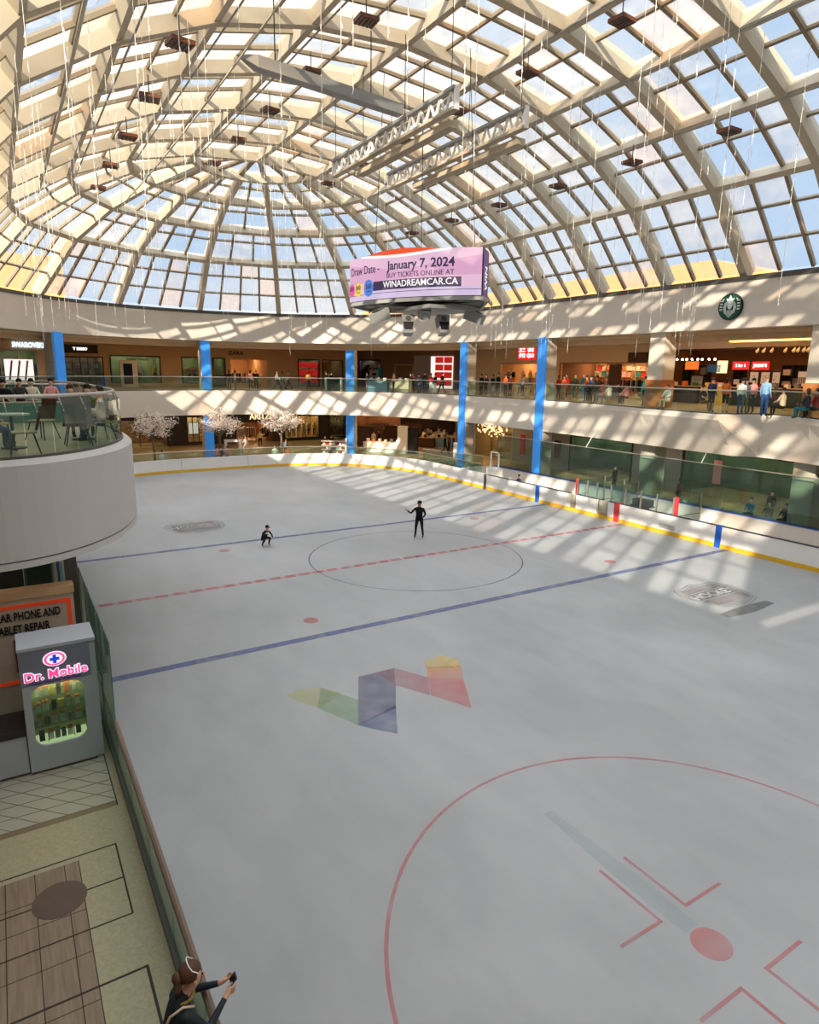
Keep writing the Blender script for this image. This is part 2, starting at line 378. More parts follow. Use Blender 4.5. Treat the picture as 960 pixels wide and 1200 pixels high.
for a, b in [(1.2, 2.0), (3.6, 4.1)]:
    MB().box(13.32, a, .0, 13.36, a+.06, 1.0).build('gate_post', 'steel_dark', boards); MB().box(13.285, a, 0, 13.3, b, .2).build('kick_strip', 'kick_yellow', boards)
    MB().box(13.5, a-.3, .1, 13.55, b, .95).build('gate_door', 'concrete', boards)
MB().box(13.3, 12.0, 0, 13.5, 12.3, 1.02).build('corner_post', 'steel_dark', boards)
tail = [lambda o, y=y: (13.3+o, y) for y in (12.3, 15, 18.8)]+rsub(lambda p: p[1] > 18.85)
def bsweep(fr, o0, z0, o1, z1): return MB().sweep(fr, [(o0, z0), (o0, z1), (o1, z1), (o1, z0)])
n3 = len(tail)//3
bsweep(tail, 0, 0, .14, 1.0).build('board_panel', 'board_white', boards)
bsweep(tail, -.02, 0, 0, .2).build('kick_strip', 'kick_yellow', boards)
bsweep(tail, -.02, 1.0, .3, 1.02).build('cap_rail', 'board_white', boards)
for k in range(2, len(tail), 4):
    p = tail[k](-.004); q = tail[k](.0); MB().beam((p[0], p[1], .2), (p[0], p[1], 1.0), .02, .02).build('panel_joint', 'steel_grey', boards)
for y, c, w in [(6.85, 'stripe_blue', .34), (-5.5, 'stripe_blue', .3), (.55, 'stripe_red', .36)]:
    MB().box(13.27, y-w/2, 0, 13.46, y+w/2, 1.06).build('line_marker', c, boards)
MB().box(13.29, -3.15, .28, 13.3, -2.2, .52).build('board_notice', 'p_grey', boards)
# ---- glass railings
def railing(label, fr, z0, z1, post_every=1, glass='rail_glass', rail='rail_steel', bottom='board_cap', cat='railing', hh=.05, tall=None, base_h=.05, group=None):
    r = thing('glass_railing', label, cat, group=group)
    bsweep(fr, -.03, z0, .03, z0+base_h).build('base_channel', bottom, r)
    for i in range(0, len(fr)-1, post_every):
        a = fr[i](0); b = fr[min(i+post_every, len(fr)-1)](0)
        sub = fr[i:min(i+post_every, len(fr)-1)+1]
        a = Vector(a); b = Vector(b); d = (b-a).normalized()*.02
        q = MB()
        vs = []
        for f in sub: p = f(0); vs += [(p[0], p[1], z0+base_h), (p[0], p[1], z1)]
        vs[0] = (vs[0][0]+d.x, vs[0][1]+d.y, vs[0][2]); vs[1] = (vs[1][0]+d.x, vs[1][1]+d.y, vs[1][2])
        q.add(vs, [(2*k, 2*k+2, 2*k+3, 2*k+1) for k in range(len(sub)-1)]); q.build('glass_panel', glass, r)
    if rail: MB().tube([(*f(0), z1+hh*.5) for f in fr], hh/2+.005, 6).build('top_rail', rail, r)
    return r
far_r = [f for f, p in zip(HALL[0] if False else HALL, HP)]
def hsub(cond, src=None): return [f for f, p in zip(HALL, HP) if cond(p[0])]
# ground floor: glass between ice end and walkway
g1 = [(lambda o, f=f: f(.75+o)) for f in rsub(lambda p: p[1] > 13)]
railing('glass railing on the ground floor behind the curved far boards', g1, Z1, 1.5, 2, group=None)
# second white wall with tall green glass on the right
w2 = thing('concourse_wall', 'low white wall with blue cap behind the players bench on the right side', 'low wall')
MB().box(16.2, -30.5, 0, 16.36, 15.0, 1.1).build('wall_face', 'board_white', w2)
MB().box(16.17, -30.5, 1.1, 16.4, 15.0, 1.13).build('blue_cap', 'stripe_blue', w2)
MB().box(13.42, 15.0, 0, 16.3, 15.1, 1.1).build('wall_end', 'board_white', w2)
tall = [lambda o, y=y: (16.3+o, y) for y in (14.6, 13.2, 11.8, 9.2, 7.4, 5.6, 3.8, 2.3, .1, -1.8, -3.6, -5.2, -6.6, -9.2, -12, -15)]
railing('tall green tinted glass screen above the low white wall along the right concourse', tall, 1.13, 3.4, 1, glass='green_glass', cat='glass screen', hh=.04)
# ================================================================ SLABS
BIG = 46
def top_o(i):
    x, y = HP[i][0]; return -bulge(y) if x > 0 else 0
mb = MB(); mb.sweep([f for f, p in zip(R_F, RP)], [(.14, -.1), (.14, Z1), (BIG, Z1), (BIG, -.1)]); mb.box(-60, YS, -.1, -13.47, 18.9, Z1); struct('floor', mb, 'tile_tan')
fl2 = [HALL[i] for i in range(len(HALL))]
mb = MB(); mb.sweep(HALL, lambda i: [(top_o(i)+.15, Z2-.02), (top_o(i)+.15, Z2), (BIG, Z2), (BIG, Z2-.02)]); struct('floor_upper', mb, 'tile_tan')
mb = MB(); mb.sweep(HALL, lambda i: [(top_o(i)*.35-.01, Z2B-.01), (top_o(i)*.7-.02, Z2-1.0), (top_o(i), Z2-.1), (top_o(i), Z2+.03)], closed=False)
o_ = mb.build('trim_gallery_face', 'fascia_white', None, True); o_['kind'] = 'structure'
mb = MB(); mb.sweep(HALL, lambda i: [(top_o(i)+.01, Z2-.25), (top_o(i)+.01, Z2+.02), (top_o(i)+.25, Z2+.02), (top_o(i)+.25, Z2-.25), (top_o(i)*.35+.25, Z2B), (top_o(i)*.35+.01, Z2B)])
struct('trim_gallery_edge', mb, 'fascia_white')
mb = MB(); mb.sweep(HALL, lambda i: [(.1, Z2B), (BIG, Z2B), (BIG, Z2B+.05), (.1, Z2B+.05)]); struct('ceiling_lower', mb, 'ceiling_tan')
mb = MB(); mb.sweep(HALL, [(-.1, Z3), (-.1, Z3T-.12), (.9, Z3T-.12), (.9, Z3)]); struct('trim_upper_band', mb, 'fascia_white')
mb = MB(); mb.sweep(HALL, [(-.14, Z3T-.12), (-.14, Z3T+.12), (.7, Z3T+.12), (.7, Z3T-.12)]); struct('trim_gutter', mb, 'steel_dark')
mb = MB(); mb.sweep(HALL, [(.8, Z3+.02), (BIG, Z3+.02), (BIG, Z3T-.15), (.8, Z3T-.15)]); struct('ceiling_upper', mb, 'ceiling_tan')
mb = MB(); mb.sweep(HALL, [(.9, Z3-.02), (1.5, Z3-.02), (1.5, Z3-.5), (1.3, Z3-.5), (1.3, Z3-.2), (.9, Z3-.2)]); struct('trim_soffit', mb, 'wall_tan')
mb = MB(); mb.sweep(HALL, [(BIG-.5, -.1), (BIG-.5, Z3T), (BIG, Z3T), (BIG, -.1)]); struct('wall_outer', mb, 'wall_brown')
mb = MB(); mb.box(-62, YS-.3, -.2, 62, YS, Z3T+.1)
prof_in = [(16.6, 12.5), (13.4, 16.0), (10.5, 17.8), (7.4, 19.1), (3.9, 19.9), (0, 20.2)]
struct('wall_back', mb, 'plaster')
# ---- pillars
def pillar(x, y, nx, ny, label, blue=True, wide=.75, cat='pillar', z0=Z1, z1=Z3):
    p = thing('pillar', label, cat)
    n = Vector((nx, ny)).normalized(); t = Vector((-n.y, n.x)); c = Vector((x, y))
    MB().obox(c+n*.5+t*0, n, t, z0, z1, .42, wide/2+.04).build('column', 'concrete', p)
    if blue:
        MB().obox(c, n, t, z0, z1+.05, .07, wide/2).build('blue_light_panel', 'blue_panel', p)
        for z in (2.2, 8.2): MB().obox(c+n*.5, n, t, z, z+.025, .43, wide/2+.045).build('joint_ring', 'steel_dark', p)
    return p
pillar(16.35, 19.25, 1, .02, 'blue fronted pillar right of the far curve, left of the square red sign')
pillar(16.35, 10.4, 1, 0, 'blue fronted pillar on the straight right side, closest blue pillar to the players bench')
pillar(12.28, 30.9, .66, .75, 'blue fronted pillar on the far curve behind the hanging scoreboard')
pillar(.33, 34.1, .02, 1, 'blue fronted pillar on the far end between two white blossom trees')
pillar(-10.95, 29.7, -.6, .8, 'blue fronted pillar at the left of the far end behind the cafe balcony')
def plain_pillar(y, lab):
    p = thing('pillar', lab, 'pillar')
    MB().box(16.75, y-.5, Z1, 17.75, y+.5, Z2B).build('lower_shaft', 'concrete', p)
    MB().box(16.75, y-.5, Z2+1.5, 17.75, y+.5, Z3).build('upper_shaft', 'plaster', p)
    MB().box(16.7, y-.55, Z2, 17.8, y+.55, Z2+1.55).build('wood_wrap', 'wood', p)
    return p
plain_pillar(1.6, 'cream pillar wrapped in wood at its foot in the upper food court')
plain_pillar(-7.2, 'cream pillar at the right edge of the picture standing behind the green glass screen')
# ================================================================ UPPER RAILING
f_up = [(lambda o, f=f, i=i: f(top_o(i)+.1+o)) for i, f in enumerate(HALL)]
railing('glass railing running round the edge of the upper gallery', [f for f, p in zip(f_up, HP) if p[0][0] > -13 or p[0][1] > 20], Z2+.03, 7.2, 3, hh=.06)
# ================================================================ LEFT BALCONY
def bal_path():
    P = []
    for k in range(3): P.append(((-17.5+k*1.1, -9.2), (0, -1)))
    n = 18
    for k in range(n+1): t = PI/2*(1-k/n); L = math.hypot(5.2*math.cos(t), 3.3*math.sin(t)); P.append(((-15.2+3.3*math.cos(t), -4-5.2*math.sin(t)), (5.2*math.cos(t)/L, -3.3*math.sin(t)/L)))
    for y in (-1, 2): P.append(((-11.9, y), (1, 0)))
    for k in range(1, n+1): t = PI/2*k/n; L = math.hypot(5.2*math.cos(t), 3.3*math.sin(t)); P.append(((-15.2+3.3*math.cos(t), 3+5.2*math.sin(t)), (5.2*math.cos(t)/L, 3.3*math.sin(t)/L)))
    P.append(((-17.5, 8.2), (0, 1)))
    return [(lambda o, p=p: (p[0][0]+p[1][0]*o, p[0][1]+p[1][1]*o)) for p in P]
BAL = bal_path()
mb = MB(); mb.prism([f(-.2) for f in BAL], Z2B+.3, Z2-.02); struct('floor_balcony_core', mb, 'concrete')
mb = MB(); mb.prism([f(-.15) for f in BAL], Z2-.02, Z2+.02); struct('floor_balcony', mb, 'tile_tan')
mb = MB(); mb.sweep(BAL, [(-.2, Z2B+.16), (0, Z2B+.16), (0, Z2-.05), (-.1, Z2+.05), (-.3, Z2+.05), (-.3, Z2B+.16)]); struct('trim_balcony_edge', mb, 'balcony_grey')
mb = MB(); mb.sweep(BAL, [(-.25, Z2B+.13), (-.05, Z2B+.13), (-.05, Z2B+.16), (-.25, Z2B+.16)]); struct('trim_balcony_groove', mb, 'steel_dark')
mb = MB(); mb.sweep(BAL, [(-.25, Z2B-.0), (-.0, Z2B-.0), (.0, Z2B+.13), (-.25, Z2B+.13)]); struct('trim_balcony_lip', mb, 'balcony_grey')
fb = [(lambda o, f=f: f(-.22+o)) for f in BAL]
br = railing('curved green glass railing with a steel handrail around the left cafe balcony', fb, Z2+.05, 7.12, 2, glass='green_glass', rail=None, bottom='steel_dark')
MB().tube([(*f(-.12), 7.3) for f in fb], .035, 8).build('handrail', 'rail_steel', br)
for k in range(1, len(fb), 2):
    a = fb[k](0); b = fb[k](-.12); MB().tube([(a[0], a[1], 7.0), (b[0], b[1], 7.3)], .014, 5).build('bracket', 'rail_steel', br)
e = fb[22](0); MB().box(e[0]-.06, e[1]-.06, Z2+.05, e[0]+.06, e[1]+.06, 7.12).build('end_post', 'steel_cream', br)
# ================================================================ LEFT RAIL (ground floor, woman's side)
LX = -13.52
lr = thing('glass_railing', 'waist high glass railing with bronze handrail between left walkway and ice', 'railing')
MB().box(LX-.04, -30, 0, LX+.06, -10.9, .42).build('base_channel', 'steel_dark', lr)
for k in range(12):
    y = -30+k*1.6
    if y > -12: break
    MB().box(LX, y+.01, .42, LX+.015, min(y+1.59, -10.95), 1.36).build('glass_panel', 'green_glass', lr)
MB().tube([(LX, -30, 1.4), (LX, -10.95, 1.4)], .045, 8).build('handrail', 'rail_bronze', lr)
lt = thing('glass_screen', 'tall glass screen along the left edge of the ice beside the phone repair kiosk', 'glass screen')
MB().box(LX-.04, -10.9, 0, LX+.06, 9.2, .42).build('base_channel', 'steel_dark', lt)
for k in range(11):
    y = -10.9+k*1.8; MB().box(LX, y+.02, .42, LX+.02, y+1.78, 2.95).build('glass_panel', 'green_glass', lt)
    if k: MB().box(LX-.02, y-.015, .42, LX+.04, y+.015, 2.95).build('joint_strip', 'steel_grey', lt)
# ================================================================ GLAZED ROOF
RC = 18.5; RK = 15.3/16.6
ST = [('R', y) for y in [-30.55, -26, -21.45, -16.9, -12.35, -7.8, -3.25, 1.3, 5.85, 10.4, 14.95]]+[('A', 22.5*k) for k in range(9)]+[('L', y) for y in [14.95, 10.4, 5.85, 1.3, -3.25, -7.8, -12.35, -16.9, -21.45, -26, -30.55]]
NODE = prof_in
DEP = .72
NN = []
for i, (r, z) in enumerate(NODE):
    a = NODE[max(i-1, 0)]; b = NODE[min(i+1, 5)]
    t = Vector((b[0]-a[0], b[1]-a[1])).normalized(); NN.append((-t.y*-1 if False else t.y, -t.x))
NN[5] = (0, 1)
NN = [(abs(a), abs(b)) for a, b in NN]
def SP(st, r, z):
    k, v = st
    if k == 'R': return Vector((r, v, z))
    if k == 'L': return Vector((-r, v, z))
    t = math.radians(v); return Vector((r*math.cos(t), RC+RK*r*math.sin(t), z))
def node(st, i, dep=0.0): return SP(st, NODE[i][0]+NN[i][0]*dep, NODE[i][1]+NN[i][1]*dep)
vault = sempty('ceiling_vault'); apse = sempty('ceiling_apse')
# ribs
def rib(pts_in, pts_out, side, w, parent, name='rib', m='steel_cream'):
    mb = MB(); n = len(pts_in); vs = []
    for a, b in zip(pts_in, pts_out): vs += [a-side*w/2, a+side*w/2, b+side*w/2, b-side*w/2]
    fs = []
    for k in range(n-1):
        for j in range(4): fs.append((4*k+j, 4*k+(j+1) % 4, 4*k+4+(j+1) % 4, 4*k+4+j))
    fs += [(0, 1, 2, 3), (4*n-1, 4*n-2, 4*n-3, 4*n-4)]
    mb.add(vs, fs); return mb.build(name, m, parent)
for k, v in ST:
    if k == 'R':
        a = [node(('R', v), i) for i in range(6)]+[node(('L', v), i) for i in range(4, -1, -1)]
        b = [node(('R', v), i, DEP) for i in range(6)]+[node(('L', v), i, DEP) for i in range(4, -1, -1)]
        rib(a, b, Vector((0, 1, 0)), .38, vault)
    elif k == 'A':
        if v in (0, 180):
            if v == 0:
                a = [node(('A', 0), i) for i in range(6)]+[node(('A', 180), i) for i in range(4, -1, -1)]
                b = [node(('A', 0), i, DEP) for i in range(6)]+[node(('A', 180), i, DEP) for i in range(4, -1, -1)]
                rib(a, b, Vector((0, 1, 0)), .38, apse)
        else:
            t = math.radians(v); sd = Vector((-math.sin(t), math.cos(t)*RK, 0)).normalized()
            rib([node(('A', v), i) for i in range(5)], [node(('A', v), i, DEP) for i in range(5)], sd, .36, apse)
# purlins
def purlin(sts, i, parent, w=.26, dep=DEP-.1):
    a = [node(s, i, .04) for s in sts]; mb = MB(); vs = []
    nz = []
    for s in sts:
        p0 = SP(s, 1, 0)-SP(s, 0, 0); h = Vector((p0.x, p0.y, 0)).normalized(); nrm = Vector((h.x*NN[i][0], h.y*NN[i][0], NN[i][1])); tg = Vector((h.x*NN[i][1], h.y*NN[i][1], -NN[i][0]))
        p = node(s, i, .03); vs += [p-tg*w/2, p+tg*w/2, p+tg*w/2+nrm*dep, p-tg*w/2+nrm*dep]
    fs = [(4*k+j, 4*k+(j+1) % 4, 4*k+4+(j+1) % 4, 4*k+4+j) for k in range(len(sts)-1) for j in range(4)]
    mb.add(vs, fs); mb.build('purlin', 'steel_cream', parent)
R_ = [s for s in ST if s[0] == 'R']+[('A', 0)]; A_ = [s for s in ST if s[0] == 'A']; L_ = [('A', 180)]+[s for s in ST if s[0] == 'L']
for i in range(1, 5): purlin(R_, i, vault); purlin(L_, i, vault); purlin(A_, i, apse, .3)
purlin(R_, 5, vault)
for sgn in (1, -1):
    for i in (2, 3, 4):
        r, z = NODE[i]; MB().tube([(sgn*(r-.25), -30, z-.22+.05*i), (sgn*(r-.25), 18.3, z-.22+.05*i)], .035, 5).build('sprinkler_pipe', 'steel_grey', vault)
# panels
def lerp(a, b, t): return a+(b-a)*t
def panel(s0, s1, i, cols, rows, parent, depth=.45, glass=None):
    """one roof cell: mullion grid and its glass"""
    A, B = node(s0, i, depth), node(s1, i, depth); C, D = node(s0, i+1, depth), node(s1, i+1, depth)
    nrm = (B-A).cross(C-A)
    if nrm.length < 1e-6: nrm = (D-A).cross(C-A)
    nrm.normalize()
    P = lambda u, v: lerp(lerp(A, B, u), lerp(C, D, u), v)
    mb = MB(); g = MB()
    us = [0]+[(k+1)/cols for k in range(cols-1)]+[1]
    for u in us:
        w = .14 if 0 < u < 1 else .3
        mb.beam(P(u, 0), P(u, 1), w, .2, nrm)
    for v in rows: mb.beam(P(0, v), P(1, v), .11, .16, nrm)
    fr = mb.build('panel_frame', 'mullion', parent)
    vv = [0]+list(rows)+[1]
    up = nrm*(.03)
    for a in range(cols):
        for b in range(len(vv)-1):
            c = [P(us[a], vv[b])+up, P(us[a+1], vv[b])+up, P(us[a+1], vv[b+1])+up, P(us[a], vv[b+1])+up]
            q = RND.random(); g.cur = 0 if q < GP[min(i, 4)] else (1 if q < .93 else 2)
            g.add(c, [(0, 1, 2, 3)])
    g.build('glass', ['roof_glass', 'roof_glass_hazy', 'roof_glass_cloud_tint'], fr)
GP = [.78, .7, .42, .3, .25]
ROWS = [(.34, .68), (.6,), (.6,), (.6,), (.55,)]
old = []
for seq, par in ((R_, vault), (L_, vault)):
    for k in range(len(seq)-1):
        s0, s1 = seq[k], seq[k+1]
        ym = [s[1] if s[0] != 'A' else 18.5 for s in (s0, s1)]
        cols = 3 if abs(ym[0]-ym[1]) > 4 else 2
        for i in range(5):
            panel(s0, s1, i, cols, ROWS[i], par)
for k in range(8):
    for i in range(5):
        panel(A_[k], A_[k+1], i, (4, 3, 2, 2, 1)[i], ROWS[i] if i < 3 else ((.5,) if i == 3 else ()), apse)
# tympanum closing the vault behind the viewer
mb = MB(); pts = [node(('R', -30.6), i, DEP) for i in range(6)]+[node(('L', -30.6), i, DEP) for i in range(4, -1, -1)]
mb.add([(p.x, YS-.05, p.z) for p in pts]+[(p.x, YS-.35, p.z) for p in pts], [tuple(range(11)), tuple(range(21, 10, -1))]+[(k, (k+1) % 11, 11+(k+1) % 11, 11+k) for k in range(11)])
struct('wall_tympanum', mb, 'plaster')
# outside: upper storey seen through the right panes, added orange block at far left
mb = MB(); mb.box(24.5, 4, 12.36, 44, 52, 15.1)
mb.add([(24.5, 1.5, 12.6), (24.5, 4, 12.6), (24.5, 4, 15.1), (24.5, 1.5, 14.3), (44, 1.5, 12.6), (44, 4, 12.6), (44, 4, 15.1), (44, 1.5, 14.3)], [(0, 3, 2, 1), (4, 5, 6, 7), (0, 4, 7, 3), (3, 7, 6, 2)])
tag(mb.build('outside_block', 'brick_out'), 'orange brick upper storey seen through the lowest roof panes on the right', 'building')
mb = MB(); mb.box(-34, 44, 12.36, -13.5, 60, 19.5); mb.box(-13.5, 44, 12.36, -9, 58, 17.2)  # added block, its orange imitates reflections in the left panes
tag(mb.build('outside_block', 'brick_out'), 'added orange block standing in for reflections in the roof panes at far left', 'building')
# ---- floodlights under the roof
def flood(x, y, z, label):
    t = thing('floodlight', label, 'floodlight', (x, y, z), RND.uniform(-.15, .15), 'square brown floodlights under the glass roof')
    FL.append(t)
    if len(FL) > 1:
        for ch in FL[0].children: c = ch.copy(); COL.objects.link(c); c.parent = t
        return
    MB().box(-.34, -.3, -.06, .34, .3, .06).build('housing', 'housing_brown', t)
    q = MB()
    for k in range(5): q.box(-.3+k*.14, -.27, -.09, -.26+k*.14, .27, -.05)
    q.build('grille', 'steel_dark', t)
    MB().tube([(0, 0, .06), (0, 0, .7)], .02, 5).build('hanger_rod', 'steel_dark', t)
mat('housing_brown', (112, 66, 44), .5)
FL = []
lab = {-9.45: 'square brown floodlight hanging in the left row under the roof, low over the left gallery', -3.45: 'square brown floodlight in the row just left of the roof ridge', 3.45: 'square brown floodlight in the row right of the roof ridge above the trusses', 9.45: 'square brown floodlight in the right row against the blue sky panes'}
for x in (-9.45, -3.45, 3.45, 9.45):
    for k in range(6): flood(x, -6.5+4.5*k if abs(x) > 9 else -6.4+4.5*k, 16.85 if abs(x) > 9 else 19.0, lab[x])
# ---- trusses
def truss(x, y0, y1, label):
    t = thing('lighting_truss', label, 'truss', (x, y0, 16.3)); L = y1-y0; h = .72
    MB().box(-.14, 0, h-.1, .14, L, h).build('top_chord', 'steel_grey', t); MB().box(-.14, 0, 0, .14, L, .09).build('bottom_chord', 'steel_cream', t)
    n = 15
    for k in range(n):
        a, b = L*k/n, L*(k+1)/n
        MB().beam((0, a, .05), (0, (a+b)/2, h-.05), .07, .07).build('web_bar', 'white', t); MB().beam((0, (a+b)/2, h-.05), (0, b, .05), .07, .07).build('web_bar', 'white', t)
    for y in (0, L): MB().box(-.08, y-.05, 0, .08, y+.05, h).build('end_bar', 'white', t)
    MB().box(.12, L*.06, -.32, .5, L*.8, -.1).build('cable_tray', 'steel_cream', t)
    for y in (.3, L*.35, L*.7, L-.2): MB().tube([(0, y, h), (0, y, 3.4)], .013, 5).build('hanger_cable', 'black', t)
truss(-1.1, -3.75, 5.6, 'white lattice truss hanging left of the other, nearer the grey beam')
truss(1.9, -3.75, 5.9, 'white lattice truss hanging on the right, closer to the sky panes')
bm = thing('hanging_beam', 'long smooth grey beam hanging under the roof left of the trusses', 'beam', (-7.6, -1.6, 17.0))
q = MB(); q.add([(-.1, -.04, .12), (-.1, .04, .12), (.5, -.2, -.14), (.5, .2, -.14), (.5, .2, .2), (.5, -.2, .2), (6.1, .55, -.14), (6.1, .95, -.14), (6.1, .95, .2), (6.1, .55, .2)],
    [(0, 1, 4, 5), (0, 2, 3, 1), (0, 5, 2), (1, 3, 4), (2, 6, 7, 3), (3, 7, 8, 4), (4, 8, 9, 5), (5, 9, 6, 2), (6, 9, 8, 7)]); q.build('beam_body', 'steel_grey', bm)
for x in (1.2, 4.8): MB().tube([(x, .1+.1*x, .2), (x, .1+.1*x, 2.2)], .02, 5).build('hanger_cable', 'black', bm)
# ---- long sagging cables
for x, z, lb in ((-12.3, 16.0, 'pale cable sagging along the roof at the far left, thickest of them'), (-8.45, 16.2, 'pale thin cable running along the roof right of the thick one')):
    q = MB().tube([(x+.0*k, -12+k*2.6, z-.35*math.sin(PI*k/12)) for k in range(11)], .05 if x < -10 else .03, 5)
    tag(q.build('hanging_cable', 'concrete'), lb, 'cable')
# ---- fairy light strands
mat('strand', (236, 232, 220), .5, emit=.15)
def strand_mesh(L, s):
    r = random.Random(s); q = MB(); q.tube([(0, 0, 0), (0, 0, -L)], .0065, 3, False); z = -.3
    while z > -L:
        a = r.uniform(0, 2*PI); dx, dy = .035*math.cos(a), .035*math.sin(a); q.beam((dx*.2, dy*.2, z), (dx, dy, z-.1), .012, .012); z -= r.uniform(.3, .55)
    return q.mesh('light_strand', ['strand'])
SM = [strand_mesh(L, s) for s, L in enumerate((2.6, 3.4, 4.2, 5.0, 5.8, 6.6))]
rs = random.Random(11)
n = 0
cand = [(-13.2+1.35*a+rs.uniform(-.5, .5), -9.5+1.5*b+rs.uniform(-.55, .55)) for a in range(21) for b in range(27)]
rs.shuffle(cand)
for x, y in cand:
    if n >= 278: break
    if (abs(x) < 3.2 and abs(y) < 6.2) or (-8.4 < x < -.9 and -2.6 < y < -.2): continue
    if min(abs(abs(x)-9.45), abs(abs(x)-3.45)) < .6: continue
    if min(abs(y-yy) for yy in (-12.35, -7.8, -3.25, 1.3, 5.85, 10.4, 14.95, 18.5)) < .4: continue
    rad = math.hypot(x, max(0, y-RC)/RK)
    if rad > 14.2: continue
    zt = float(np.interp(rad, [0, 3.9, 7.4, 10.5, 13.4, 16.6], [20, 19.8, 19, 17.7, 15.9, 12.5]))-.15
    u, v = proj(x, y, zt-2)
    if u < -10 or u > 975 or v < -200 or math.hypot(x-CAM[0], y-CAM[1]) < 9: continue
    o = bpy.data.objects.new('light_strand', SM[rs.choice([0, 1, 2, 3, 4, 5])]); COL.objects.link(o); o.location = (x, y, zt)
    tag(o, 'thin strand of tiny white fairy lights hanging from the glass roof', 'string light', 'fairy light strands under the roof'); n += 1
for k, (u, y) in enumerate([(586, 14.1), (594, 13.6), (601, 13.0), (608, 12.4), (616, 11.9), (660, 9.0), (667, 8.6), (675, 8.1), (820, -.9), (828, -1.2), (836, -1.6), (843, -1.9), (560, 16.4), (568, 15.8), (52, 24), (62, 24), (85, 25)]):
    x = 14.9 if u > 500 else -14+.03*u
    o = bpy.data.objects.new('light_strand', SM[1 if k % 2 else 0]); COL.objects.link(o); o.location = (x, y, 12.3 if u > 500 else 12.9)
    tag(o, 'thin strand of tiny white lights hanging low in front of the upper gallery', 'string light', 'low fairy light strands at the gallery edge')
